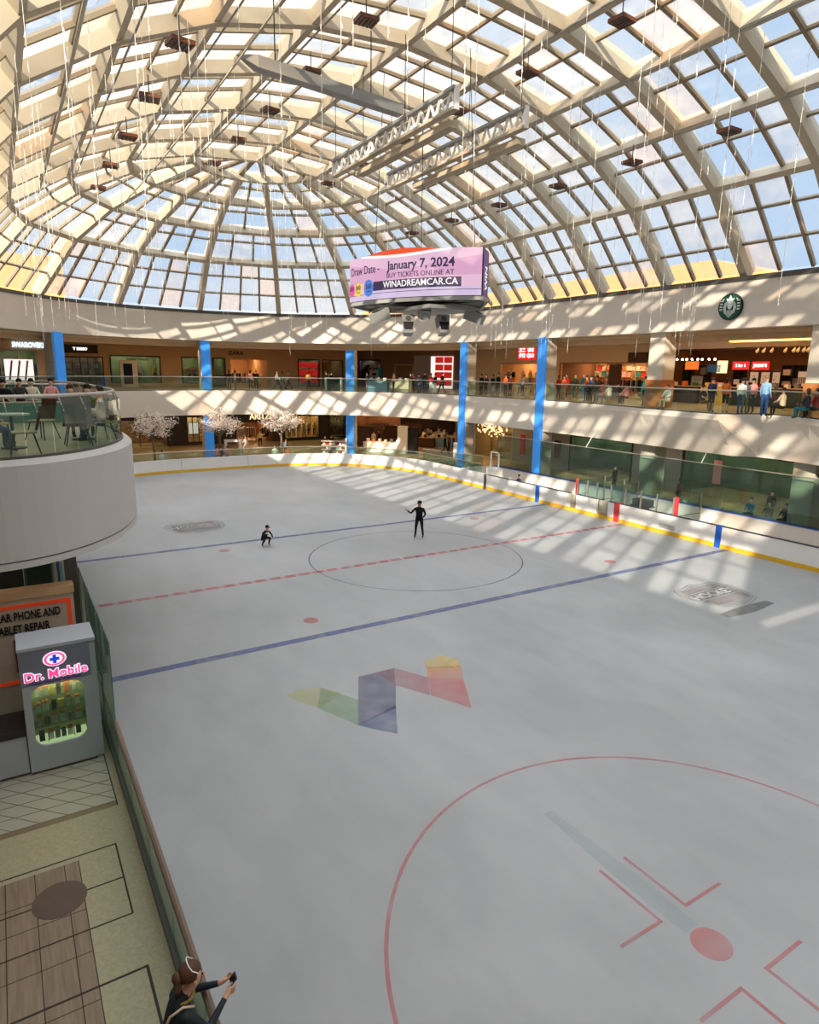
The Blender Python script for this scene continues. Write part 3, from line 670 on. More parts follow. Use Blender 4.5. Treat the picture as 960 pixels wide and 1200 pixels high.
# ================================================================ SCOREBOARD
def scoreboard():
    t = thing('scoreboard', 'hanging pink curved screen scoreboard announcing a draw date over centre ice', 'scoreboard')
    A = Vector((-1.62, 3.0)); B = Vector((.98, -2.75)); d = (B-A); L = d.length; d.normalize(); nrm = Vector((d.y, -d.x))
    if nrm.dot(Vector((-1, -1))) < 0: nrm = -nrm
    ZB, ZT = SBZ0, SBZ1; sag = .75
    def fp(s, z, off=0):   # s 0..1 along the front
        c = A.lerp(B, s); b = 4*sag*s*(1-s); p = c+nrm*(b+off); return (p.x, p.y, z)
    n = 24
    def face(z0, z1, name, m, off=0, s0=0, s1=1, ztop=None, zbot=None):
        q = MB(); vs = []
        for k in range(n+1):
            s = s0+(s1-s0)*k/n; vs += [fp(s, zbot(s) if zbot else z0, off), fp(s, ztop(s) if ztop else z1, off)]
        q.add(vs, [(2*k, 2*k+2, 2*k+3, 2*k+1) for k in range(n)]); return q.build(name, m, t)
    # casing: hexagonal drum
    back = Vector((.76, .65)); C = B+back*1.0; E = A+back*2.4; Cc = C+Vector((1.6, 2.4))
    pl = [fp(k/n, 0)[:2] for k in range(n+1)]+[(C.x, C.y), (Cc.x, Cc.y), (E.x+1.2, E.y-.2), (E.x, E.y)]
    pin = [(p[0]*.97+.03*.8, p[1]*.97) for p in pl]
    q = MB(); m_ = len(pl); q.add([(*p, ZB) for p in pl]+[(*p, ZT) for p in pl], [(k, (k+1) % m_, m_+(k+1) % m_, m_+k) for k in range(m_)]+[tuple(range(m_, 2*m_))]); q.build('casing', 'sb_case', t)
    q = MB(); q.add([(*p, ZB+.02) for p in pin], [tuple(range(m_))]); q.build('underside', 'black', t)
    q = MB()
    for k in range(m_): a, b = pl[k], pl[(k+1) % m_]; q.beam((*a, ZB), (*b, ZB), .12, .14)
    for k in range(7):
        a = Vector(pl[int(k*n/6.5) % n]); b = Vector(pl[n+1+(k % 4)]); q.beam((a.x, a.y, ZB-.02), (b.x, b.y, ZB-.02), .06, .08)
    q.build('underside_truss', 'steel_grey', t)
    s_ = face(ZB+.1, ZT, 'screen', 'sb_pink', .03)
    face(0, 0, 'screen_fade', 'sb_lilac', .036, zbot=lambda s: ZB+.1, ztop=lambda s: ZB+.42+.1*math.sin(PI*s))
    face(0, 0, 'pink_wave', 'sb_pink2', .034, 0, 1, ztop=lambda s: ZB+1.55-.9*s if s < .5 else ZB+1.1+.75*(s-.5)*1.2, zbot=lambda s: ZB+.75+.1*s)
    face(0, 0, 'white_swoosh', 'sb_white', .04, .14, .83, ztop=lambda s: ZT+.0, zbot=lambda s: ZT-.02-.16*math.sin(PI*(s-.14)/.69)-.03)
    face(0, 0, 'orange_swoosh', 'sb_orange', .05, .2, .77, ztop=lambda s: ZT+.11*math.sin(PI*(s-.2)/.57)+.0, zbot=lambda s: ZT-.1*math.sin(PI*(s-.2)/.57))
    face(0, 0, 'lower_line', 'sb_navy', .045, 0, 1, ztop=lambda s: ZB+.33, zbot=lambda s: ZB+.31)
    def ft(txt, size, s, z, m, bold=.0, sx=1, name='lettering', align='CENTER', off=.06):
        vs_, fs = text_mb(txt, size, .01, align, bold, sx); q = MB()
        q.add([fp(s+v[0]/L, z+v[1], off+v[2]) for v in vs_], fs); return q.build(name, m, t)
    H = ZT-ZB
    ft('Draw Date -', .45, .178, ZB+H*.70, 'sb_navy', .003, .82)
    ft('January 7, 2024', .46, .625, ZB+H*.72, 'sb_navy', .010, 1.0)
    ft('BUY TICKETS ONLINE AT', .26, .62, ZB+H*.52, 'sb_navy', .001, .98)
    face(0, 0, 'navy_bar', 'sb_navy', .05, .27, .89, ztop=lambda s: ZB+H*.43, zbot=lambda s: ZB+H*.235)
    ft('WINADREAMCAR.CA', .34, .62, ZB+H*.335, 'sb_white', .004, .98, off=.09)
    for s, m, a, rr in ((.035, 'sb_magenta', '$20', .26), (.115, 'sb_yellow', '$40', .29), (.225, 'sb_blue', '$60', .33)):
        q = MB(); vs = []; 
        for k in range(28): tt = 2*PI*k/28; vs.append(fp(max(0, s+rr*.92*math.cos(tt)/L), ZB+H*.31+rr*math.sin(tt), .062))
        q.add(vs, [tuple(range(28))]); q.build('price_badge', m, t)
        ft(a, .27 if s > .1 else .22, s, ZB+H*.34, 'sb_navy', .004, .85, off=.075); ft('10 PACK' if s > .1 else '', .07, s, ZB+H*.24, 'sb_navy', 0, 1, off=.075) if s > .1 else None
    # narrow side screen
    q = MB(); a, b = B+back*.03, C; nn = Vector((back.y, -back.x)); off = nn*.03
    q.add([(a.x+off.x, a.y+off.y, ZB+.05), (b.x+off.x, b.y+off.y, ZB+.05), (b.x+off.x, b.y+off.y, ZT-.05), (a.x+off.x, a.y+off.y, ZT-.05)], [(0, 1, 2, 3)]); q.build('side_screen', 'sb_navy2', t)
    vs_, fs = text_mb('WIN', .42, .01, 'CENTER', .01, 1); mid = a.lerp(b, .5)+nn*.05
    q = MB(); q.add([(mid.x-back.x*v[1]*1.3, mid.y-back.y*v[1]*1.3, ZB+H*.42+v[0]) for v in vs_], fs); q.build('side_lettering', 'sb_white', t)
    # hanging frame, cables, speakers
    for s in (.12, .5, .9):
        p = A.lerp(B, s)+back*1.2; MB().tube([(p.x, p.y, ZT), (p.x*.8, p.y*.8, 19.6)], .013, 5).build('hanger_cable', 'black', t)
    MB().box(-.6, -1.6, ZB-.35, 1.6, 1.4, ZB-.22).build('lower_plate', 'steel_grey', t)
    return A.lerp(B, .5)+back*1.0, ZB
mat('sb_case', (60, 48, 60), .5)
mat('sb_pink', (46, 42, 46), .5, emit=.85, ecol=(238, 196, 222)); mat('sb_pink2', (46, 42, 46), .5, emit=.85, ecol=(228, 172, 208)); mat('sb_lilac', (46, 42, 46), .5, emit=.8, ecol=(226, 206, 240)); mat('sb_white', (46, 42, 46), .5, emit=.9, ecol=(255, 250, 252))
mat('sb_orange', (46, 42, 46), .5, emit=.9, ecol=(246, 82, 30)); mat('sb_navy', (46, 42, 46), .5, emit=.7, ecol=(58, 38, 82)); mat('sb_navy2', (46, 42, 46), .5, emit=.7, ecol=(92, 62, 118)); mat('sb_magenta', (46, 42, 46), .5, emit=.85, ecol=(232, 90, 160)); mat('sb_yellow', (46, 42, 46), .5, emit=.85, ecol=(252, 212, 66)); mat('sb_blue', (46, 42, 46), .5, emit=.85, ecol=(72, 132, 222))
SBZ0, SBZ1 = 10.62, 12.42
smid, szb = scoreboard()
def speaker(x, y, z, rz, tilt, label):
    t = thing('loudspeaker', label, 'loudspeaker', (x, y, z), rz, 'loudspeakers under the scoreboard')
    q = MB(); q.add([(-.2, -.16, -.75), (.2, -.16, -.75), (.27, -.2, 0), (-.27, -.2, 0), (-.16, .22, -.75), (.16, .22, -.75), (.2, .25, 0), (-.2, .25, 0)],
        [(0, 1, 2, 3), (5, 4, 7, 6), (1, 5, 6, 2), (4, 0, 3, 7), (3, 2, 6, 7), (4, 5, 1, 0)]); b = q.build('cabinet', 'steel_grey', t); b.rotation_euler.x = tilt
    q = MB(); q.add([(-.16, -.175, -.62), (.16, -.175, -.62), (.21, -.205, -.3), (-.21, -.205, -.3)], [(0, 1, 2, 3)]); g = q.build('grille', 'black', b)
    q = MB(); q.disc((0, 0, 0), .11, n=16); g = q.build('horn', 'steel_dark', b); g.rotation_euler = (PI/2, 0, 0); g.location = (0, -.215, -.16)
sx_, sy_ = smid
for k, (dx, dy, dz, rz, ti, lb) in enumerate([(-.75, -.35, -.35, -.45, -.35, 'grey loudspeaker tilted down under the scoreboard, left one of the lower pair'), (.3, -1.25, -.35, -.2, -.35, 'grey loudspeaker tilted down under the scoreboard, right one of the lower pair'),
    (-1.5, .1, -.2, -1.5, -1.2, 'grey loudspeaker lying sideways under the left part of the scoreboard'), (-.3, -.8, -.15, -.4, -1.3, 'grey loudspeaker lying flat in the middle under the scoreboard'), (1.1, -1.9, -.2, .5, -1.2, 'grey loudspeaker lying sideways under the right end of the scoreboard')]):
    speaker(sx_+dx, sy_+dy, szb-.2+dz, rz, ti, lb)
# ================================================================ PEOPLE
mat('skin', (205, 158, 130), .6); mat('skin_dark', (142, 100, 78), .6); mat('hair_dark', (34, 26, 24), .6); mat('hair_brown', (84, 54, 36), .6, var=.3, scale=30); mat('hair_fair', (176, 140, 96), .6)
PC = dict(black=(26, 26, 29), white=(232, 230, 226), navy=(36, 44, 74), grey=(128, 128, 130), blue=(62, 104, 160), jeans=(66, 88, 124), red=(186, 44, 48), pink=(232, 160, 160), teal=(44, 124, 130), lightblue=(150, 192, 222),
          brown=(104, 74, 52), beige=(206, 186, 156), green=(70, 104, 74), orange=(226, 118, 60), yellow=(226, 196, 84), darkgrey=(62, 62, 66), maroon=(104, 40, 50), cyan=(44, 160, 214), cream=(222, 210, 188), olive=(98, 96, 62), purple=(90, 70, 130))
for k, v in PC.items(): mat('cloth_'+k, v, .8, var=.12, scale=8, spec=.15)
def skeleton(pose):
    J = dict(pel=((0, 0, .93), .135), bel=((0, 0, 1.07), .128), che=((0, 0, 1.27), .150), nb=((0, -.005, 1.44), .075), nk=((0, .005, 1.50), .055), h1=((0, .02, 1.575), .083), h2=((0, .012, 1.665), .092),
             sl=((-.175, 0, 1.385), .062), sr=((.175, 0, 1.385), .062), el=((-.215, -.02, 1.10), .043), er=((.215, -.02, 1.10), .043), wl=((-.22, .07, .87), .031), wr=((.22, .07, .87), .031),
             hl=((-.215, .10, .79), .034), hr=((.215, .10, .79), .034), tl=((-.09, 0, .86), .098), tr=((.09, 0, .86), .098), kl=((-.1, .02, .49), .062), kr=((.1, .02, .49), .062),
             al=((-.1, -.01, .09), .043), ar=((.1, -.01, .09), .043), fl=((-.105, .13, .04), .036), fr=((.105, .13, .04), .036))
    P = {k: [Vector(v[0]), v[1]] for k, v in J.items()}
    def s(**kw):
        for k, v in kw.items(): P[k][0] = Vector(v)
    if pose == 'walk':
        s(kl=(-.1, .2, .52), al=(-.1, .3, .12), fl=(-.1, .43, .08), kr=(.1, -.02, .5), ar=(.1, -.32, .16), fr=(.1, -.2, .05), el=(-.22, -.14, 1.12), wl=(-.2, -.16, .9), hl=(-.2, -.14, .82), er=(.22, .1, 1.12), wr=(.2, .26, .95), hr=(.19, .32, .9))
    elif pose == 'sit':
        d = .43
        for k in ('pel', 'bel', 'che', 'nb', 'nk', 'h1', 'h2', 'sl', 'sr', 'el', 'er', 'wl', 'wr', 'hl', 'hr', 'tl', 'tr'): P[k][0] = P[k][0]-Vector((0, 0, d-.02))
        s(kl=(-.13, .42, .5), kr=(.13, .42, .5), al=(-.13, .4, .09), ar=(.13, .44, .09), fl=(-.13, .54, .04), fr=(.14, .58, .04), el=(-.24, .08, .76), er=(.24, .08, .76), wl=(-.14, .3, .66), wr=(.14, .3, .66), hl=(-.09, .37, .68), hr=(.09, .37, .68))
    elif pose == 'lean':
        s(nb=(0, .1, 1.42), nk=(0, .13, 1.48), h1=(0, .17, 1.54), h2=(0, .18, 1.63), che=(0, .06, 1.26), sl=(-.175, .1, 1.36), sr=(.175, .1, 1.36), el=(-.22, .22, 1.13), er=(.22, .22, 1.13), wl=(-.1, .42, 1.12), wr=(.1, .42, 1.12), hl=(-.03, .47, 1.12), hr=(.04, .48, 1.13))
    elif pose == 'phone':
        s(er=(.22, .06, 1.12), wr=(.1, .28, 1.24), hr=(.07, .34, 1.3))
    elif pose == 'skater':
        s(er=(.34, .12, 1.16), wr=(.46, .26, 1.32), hr=(.52, .32, 1.42), el=(-.24, -.05, 1.1), wl=(-.14, -.16, .95), hl=(-.1, -.16, .88), kl=(-.13, .04, .49), al=(-.17, 0, .1), fl=(-.17, .14, .05), kr=(.13, .04, .49), ar=(.16, 0, .1), fr=(.17, .14, .05))
    elif pose == 'crouch':
        for k in P: P[k][0] = Vector(P[k][0])
        s(pel=(0, -.12, .42), bel=(0, -.05, .53), che=(0, .06, .68), nb=(0, .14, .82), nk=(0, .17, .87), h1=(0, .22, .93), h2=(0, .22, 1.02), sl=(-.16, .12, .77), sr=(.16, .12, .77), tl=(-.1, -.1, .38), tr=(.1, -.1, .38),
          kl=(-.18, .22, .42), kr=(.18, .22, .38), al=(-.18, .04, .09), ar=(.22, .02, .09), fl=(-.18, .18, .04), fr=(.24, .16, .04), el=(-.22, .28, .6), er=(.22, .28, .6), wl=(-.16, .42, .46), wr=(.16, .42, .46), hl=(-.14, .46, .38), hr=(.14, .46, .38))
    return P
BON = [('pel', 'bel', 1), ('bel', 'che', 1), ('che', 'nb', 1), ('nb', 'nk', 0), ('nk', 'h1', 0), ('h1', 'h2', 0), ('che', 'sl', 1), ('che', 'sr', 1), ('sl', 'el', 1), ('sr', 'er', 1), ('el', 'wl', 4), ('er', 'wr', 4), ('wl', 'hl', 0), ('wr', 'hr', 0),
       ('pel', 'tl', 2), ('pel', 'tr', 2), ('tl', 'kl', 2), ('tr', 'kr', 2), ('kl', 'al', 5), ('kr', 'ar', 5), ('al', 'fl', 3), ('ar', 'fr', 3)]
def skinned(P, B, sub=1, root='pel', name='body'):
    """one continuous surface grown over a skeleton; material slot of each face = slot of its nearest bone"""
    keys = list(P); me = bpy.data.meshes.new(name); me.from_pydata([P[k][0] for k in keys], [(keys.index(a), keys.index(b)) for a, b, _ in B], [])
    o = bpy.data.objects.new('tmp', me); COL.objects.link(o)
    m = o.modifiers.new('s', 'SKIN'); m.use_smooth_shade = True
    for i, k in enumerate(keys): sv = me.skin_vertices[0].data[i]; r = P[k][1]; sv.radius = r if isinstance(r, tuple) else (r, r); sv.use_root = (k == root)
    sm = o.modifiers.new('u', 'SUBSURF'); sm.levels = sm.render_levels = sub
    dg = bpy.context.evaluated_depsgraph_get(); out = bpy.data.meshes.new_from_object(o.evaluated_get(dg)); bpy.data.objects.remove(o)
    segs = [(P[a][0], P[b][0], P[a][1], P[b][1], s) for a, b, s in B]
    f1 = lambda r: r[0] if isinstance(r, tuple) else r
    for p in out.polygons:
        c = p.center; best = None
        for a, b, ra, rb, s in segs:
            d = b-a; t = max(0, min(1, (c-a).dot(d)/d.length_squared)); q = (c-(a+d*t)).length/(f1(ra)*(1-t)+f1(rb)*t)
            if best is None or q < best[0]: best = (q, s)
        p.material_index = best[1]; p.use_smooth = True
    out.name = name; return out
BODY = {}
def body_mesh(pose):
    if pose not in BODY:
        me = skinned(skeleton(pose), BON, 1)
        for k in range(6): me.materials.append(MATS['skin'])
        BODY[pose] = me
    return BODY[pose]
def hair_mesh(style):
    q = MB(); q.ball((0, -.012, .02), (.098, .112, .105), 10, 7)
    vs = [list(v) for v in q.v]
    for v in vs:
        if v[1] > .03 and v[2] < .06: v[1] = .03; v[2] = max(v[2], .0)
        if v[2] < -.03 and style == 'short': v[2] = -.03
        if v[2] < -.02 and style == 'long' and v[1] < .03: v[2] = -.02+(v[2]+.02)*3.4
    q.v = [tuple(v) for v in vs]
    if style == 'bun': q.ball((0, -.12, .07), .055, 8, 6)
    if style == 'cap': q.box(-.07, .05, .0, .07, .19, .02)
    return q.mesh('hair', ['hair_dark'], True)
HAIR = {s: hair_mesh(s) for s in ('short', 'long', 'bun', 'cap')}
def setm(o, i, m): o.material_slots[i].link = 'OBJECT'; o.material_slots[i].material = MATS[m]
def person(x, y, z, face, pose, top, bottom, label, hair='short', hcol='hair_dark', skin='skin', h=1.72, shoes='black', sleeves=True, short=False, group=None):
    t = thing('person', label, 'person', (x, y, z), face, group, h/1.76)
    b = link('body', body_mesh(pose), t)
    for i, m in enumerate((skin, 'cloth_'+top, 'cloth_'+bottom, shoes, 'cloth_'+top if sleeves else skin, skin if short else 'cloth_'+bottom)): setm(b, i, m)
    P = skeleton(pose); hm = link('hair' if hair != 'cap' else 'cap', HAIR[hair], t); hm.location = P['h2'][0]; setm(hm, 0, hcol)
    return t
def face_to(dx, dy): return math.atan2(dy, dx)-PI/2
FN = {}
def pu(u, o, z, lb, pose='stand', top='black', bottom='jeans', face=None, **kw):
    """person at distance o behind the gallery edge; face: 'in' towards the rink, 'out' to the shops, 'r'/'l' along the walk"""
    x, y, n = along(u, o, z+.9)
    f = {'in': (-n[0], -n[1]), 'out': n, 'r': (n[1], -n[0]), 'l': (-n[1], n[0])}[face or 'r']
    return person(x, y, z, face_to(*f), pose, top, bottom, lb, **kw)
U = Z2
pu(268.6, 3.2, U, 'person in dark coat at the left jamb of the amber lit upper store entrance', top='black', bottom='black', face='out', hair='long', hcol='hair_brown')
pu(276.5, 3.0, U, 'person in a light top and long skirt standing by the upper store entrance', top='cream', bottom='grey', face='l', hair='long')
pu(292, 5.0, U, 'person in a pink top standing in the middle of the upper store entrance', top='pink', bottom='black', face='out', hair='long')
pu(301, 5.4, U, 'person all in black inside the upper store entrance, right of the pink top', top='black', bottom='black', face='in')
pu(325, 2.6, U, 'person in white top and black trousers striding along the upper gallery wall', 'walk', 'white', 'black', 'r', h=1.8)
pu(332, 2.9, U, 'person in dark green walking just behind the white topped person', 'walk', 'green', 'darkgrey', 'r', hair='long')
pu(336.5, 2.7, U, 'person in grey and black pushing along right of the green one, upper gallery', 'walk', 'grey', 'black', 'r')
pu(363, 4.2, U, 'person in a yellow top in front of the shop with red neon display', top='yellow', bottom='black', face='out', hair='long')
pu(383, 3.0, U, 'person in maroon standing left of the white framed stand', top='maroon', bottom='black', face='r')
pu(388, 3.6, U, 'person in black bending over the white framed stand', 'lean', 'black', 'black', 'r')
pu(429.5, 2.6, U, 'person in a dark top and bare legs standing right of the second far blue pillar', top='darkgrey', bottom='pink', face='r', short=True, hair='long')
pu(461, 2.0, U, 'person in pink top and black trousers by the far gallery rail', top='pink', bottom='black', face='l', h=1.8)
pu(481, 3.0, U, 'person in black leaning on the far gallery rail left of the red poster wall', top='black', bottom='navy', face='in')
pu(485, 3.4, U, 'person with a rosy jacket among the group at the far rail', top='maroon', bottom='black', face='in', hair='long')
pu(491, 1.3, U, 'person in dark grey at the far rail holding both hands on it', 'lean', 'darkgrey', 'jeans', 'in')
pu(498, 2.2, U, 'tall person in black in the middle of the group at the far rail', top='black', bottom='black', face='in', h=1.84)
pu(504.5, 2.8, U, 'person in red at the foot of the red poster wall', top='red', bottom='white', face='in', hair='long')
pu(510, 1.7, U, 'person in black and white trousers by the far rail before the red posters', top='black', bottom='white', face='l')
pu(518, 1.8, U, 'person in black striding past the red posters', 'walk', 'black', 'black', 'l', h=1.8)
pu(565, 3.3, U, 'person in black standing beside the concrete face of the pillar under the upper gallery', top='black', bottom='black', face='in')
pu(569, 3.6, U, 'person in dark grey next to the pillar, right of the one in black', top='darkgrey', bottom='navy', face='in', hair='long')
pu(578, 1.4, U, 'person in black at the rail left of a matching pair under the red square sign', top='black', bottom='grey', face='in', hair='long')
pu(584, 1.5, U, 'tall person in black at the rail, right of a pair under the red square sign', top='black', bottom='darkgrey', face='in', h=1.84)
pu(593, 3.0, U, 'person in orange browsing the store with the square red sign', top='orange', bottom='jeans', face='out')
pu(598, 3.8, U, 'person in maroon further inside before the store with the square red sign', top='maroon', bottom='black', face='out')
pu(612, 4.4, U, 'person in grey bending over the white tables of the square red sign store', 'lean', 'grey', 'black', 'out')
pu(655, 2.4, U, 'person in a red coat right of the pillar beside the orange figure', top='red', bottom='black', face='out', hair='long')
pu(661, 3.4, U, 'person in bright orange dress at the open shop right of the last blue pillar', top='orange', bottom='beige', face='in', hair='long')
pu(687, 2.1, U, 'person in an orange shirt by the rail beside the teal figure', top='orange', bottom='navy', face='l')
pu(692, 2.3, U, 'person in blue standing close to the rail right of the orange shirt', top='blue', bottom='black', face='l')
pu(699, 1.0, U, 'person in brown at the rail where the gallery begins to swing out', top='brown', bottom='jeans', face='in')
pu(705, 1.6, U, 'person in pink shirt sitting by the rail where the gallery swings out', 'sit', 'pink', 'grey', 'l')
pu(714, 1.6, U, 'person in white sitting right of the pink shirt', 'sit', 'white', 'grey', 'l', hair='long')
pu(724, 1.8, U, 'person in dark clothes sitting left of the dark shop pillar', 'sit', 'black', 'black', 'r')
pu(734, 2.0, U, 'person in peach top seated right of the dark clad one', 'sit', 'pink', 'black', 'l', hair='long')
pu(756, .9, U, 'person in teal jacket standing left of the wood wrapped pillar', top='teal', bottom='black', face='in')
pu(783, -.2, U, 'person in floral white sitting just right of the wood wrapped pillar', 'sit', 'white', 'beige', 'in', hair='long', hcol='hair_brown')
pu(824, .6, U, 'person in black vest with a bun sitting at a cafe table on the right gallery', 'sit', 'black', 'brown', 'r', hair='bun', sleeves=False)
pu(834, -.6, U, 'person in navy shorts and bare legs standing near the rail right of the hanging strands', top='navy', bottom='navy', face='out', short=True)
pu(850, -.5, U, 'person in black skirt and bare legs near the yellow counter', top='orange', bottom='black', face='out', short=True, hair='long')
pu(869.6, -.8, U, 'person in white top and jeans standing at the rail below the red signs', top='white', bottom='jeans', face='out')
pu(875, -.3, U, 'person in grey with olive trousers at the rail below the red signs', top='grey', bottom='olive', face='out')
pu(882, .6, U, 'person in a pink top behind the rail under the first menu board', top='pink', bottom='black', face='in', hair='long')
pu(896, -1.2, U, 'tall person in a light blue shirt and jeans under the menu boards', top='lightblue', bottom='blue', face='out', h=1.86, hair='short', hcol='hair_fair')
pu(907.5, .3, U, 'person in maroon sitting right of the light blue shirt', 'sit', 'maroon', 'black', 'l', hair='long')
pu(919, -.6, U, 'person in beige sitting at a table below the third menu board', 'sit', 'beige', 'black', 'l')
pu(947, -1.4, U, 'person in teal jeans sitting at the right end of the gallery', 'sit', 'darkgrey', 'teal', 'l', hair='long', hcol='hair_brown')
pu(957, -.8, U, 'person in a red top at the extreme right of the gallery', 'sit', 'red', 'black', 'l')
# ground floor, far walkway
G = Z1
pu(288, 3.2, G, 'person in white walking before the fashion store with gold letters', 'walk', 'white', 'cream', 'l', h=1.75, hair='long')
pu(303, 7.5, G, 'person in beige standing inside the gold lettered store entrance', top='beige', bottom='black', face='in')
pu(382, 2.0, G, 'person in maroon standing left of the white sale rack on the ground floor', top='maroon', bottom='black', face='in', hair='long')
pu(387, 2.6, G, 'person in black beside the white sale rack on the ground floor', top='black', bottom='jeans', face='in')
pu(438, 8, G, 'person in a white shirt behind the white goods counter', top='white', bottom='black', face='in')
pu(444, 9, G, 'person in black behind the white goods counter', top='black', bottom='black', face='l')
pu(520, 6.5, G, 'person in a long black coat walking across the brown floor of the open store', 'walk', 'black', 'black', 'r', h=1.8, hair='long')
pu(527, 8.5, G, 'person in dark brown standing near the back of the open store', top='brown', bottom='black', face='l')
def seat_on(u, o, lb, top, bottom, **kw): return pu(u, o, G, lb, 'sit', top, bottom, 'in', **kw)
# right concourse behind the green glass
for (x, y, po, tp, bt, lb, f) in [(18.4, -3.9, 'sit', 'cyan', 'black', 'person in a bright blue shirt sitting on the glass concourse bench', (-1, 0)), (18.4, -4.9, 'sit', 'grey', 'grey', 'person in grey sitting right of the bright blue shirt', (-1, 0)),
      (18.5, -5.7, 'sit', 'black', 'black', 'person in black sitting at the right end of the bench', (-1, .2)), (19.6, -4.3, 'stand', 'darkgrey', 'black', 'person in dark grey standing behind the bench sitters', (-1, 0)),
      (18.6, .6, 'phone', 'maroon', 'grey', 'person in a rosy top walking behind the green glass near the column', (0, 1)), (17.6, -.5, 'sit', 'cream', 'brown', 'small child in cream at the foot of the column behind green glass', (-1, 0)), (19.5, 6.2, 'stand', 'black', 'black', 'person in black in the dim concourse left of the middle column', (0, 1))]:
    person(x, y, Z1 if po != 'sit' else Z1+.05, face_to(*f), po, tp, bt, lb, h=1.15 if 'child' in lb else 1.72, hair='long' if tp in ('grey', 'maroon') else 'short', hcol='hair_fair' if 'child' in lb else 'hair_dark')
# players bench occupant
person(14.75, 10.3, -.05, face_to(-1, .1), 'sit', 'navy', 'black', 'person in a dark blue jacket hunched on the players bench behind the boards', h=1.6)
pb = thing('players_bench', 'low dark bench between the boards and the white wall', 'bench', (14.9, 9.5, 0))
MB().box(-.2, -2.5, .40, .2, 2.5, .46).build('seat', 'steel_grey', pb)
for y in (-2.2, 0, 2.2): MB().box(-.15, y-.05, 0, .15, y+.05, .4).build('leg', 'steel_dark', pb)
# ---- on the ice
sk = person(1.95, 2.8, 0.02, face_to(-.72, -.7), 'skater', 'black', 'black', 'person in black with a cap standing on the ice holding one hand up', hair='cap', hcol='black', h=1.8)
sk.scale = (1.16, 1.16, 1.02)
for s in (-1, 1):
    q = MB().box(-.012, -.12, -.02, .012, .18, .02); b_ = q.build('skate_blade', 'steel_grey', sk); b_.location = (.165*s, 0, .0)
kid = person(-5.1, 4.8, 0.02, face_to(.3, -1), 'crouch', 'black', 'black', 'small child in black crouching on the ice left of the face off circle', hair='cap', hcol='black', h=1.55)
MB().box(-.09, .12, .66, .09, .21, .74).build('white_bib', 'white', kid)
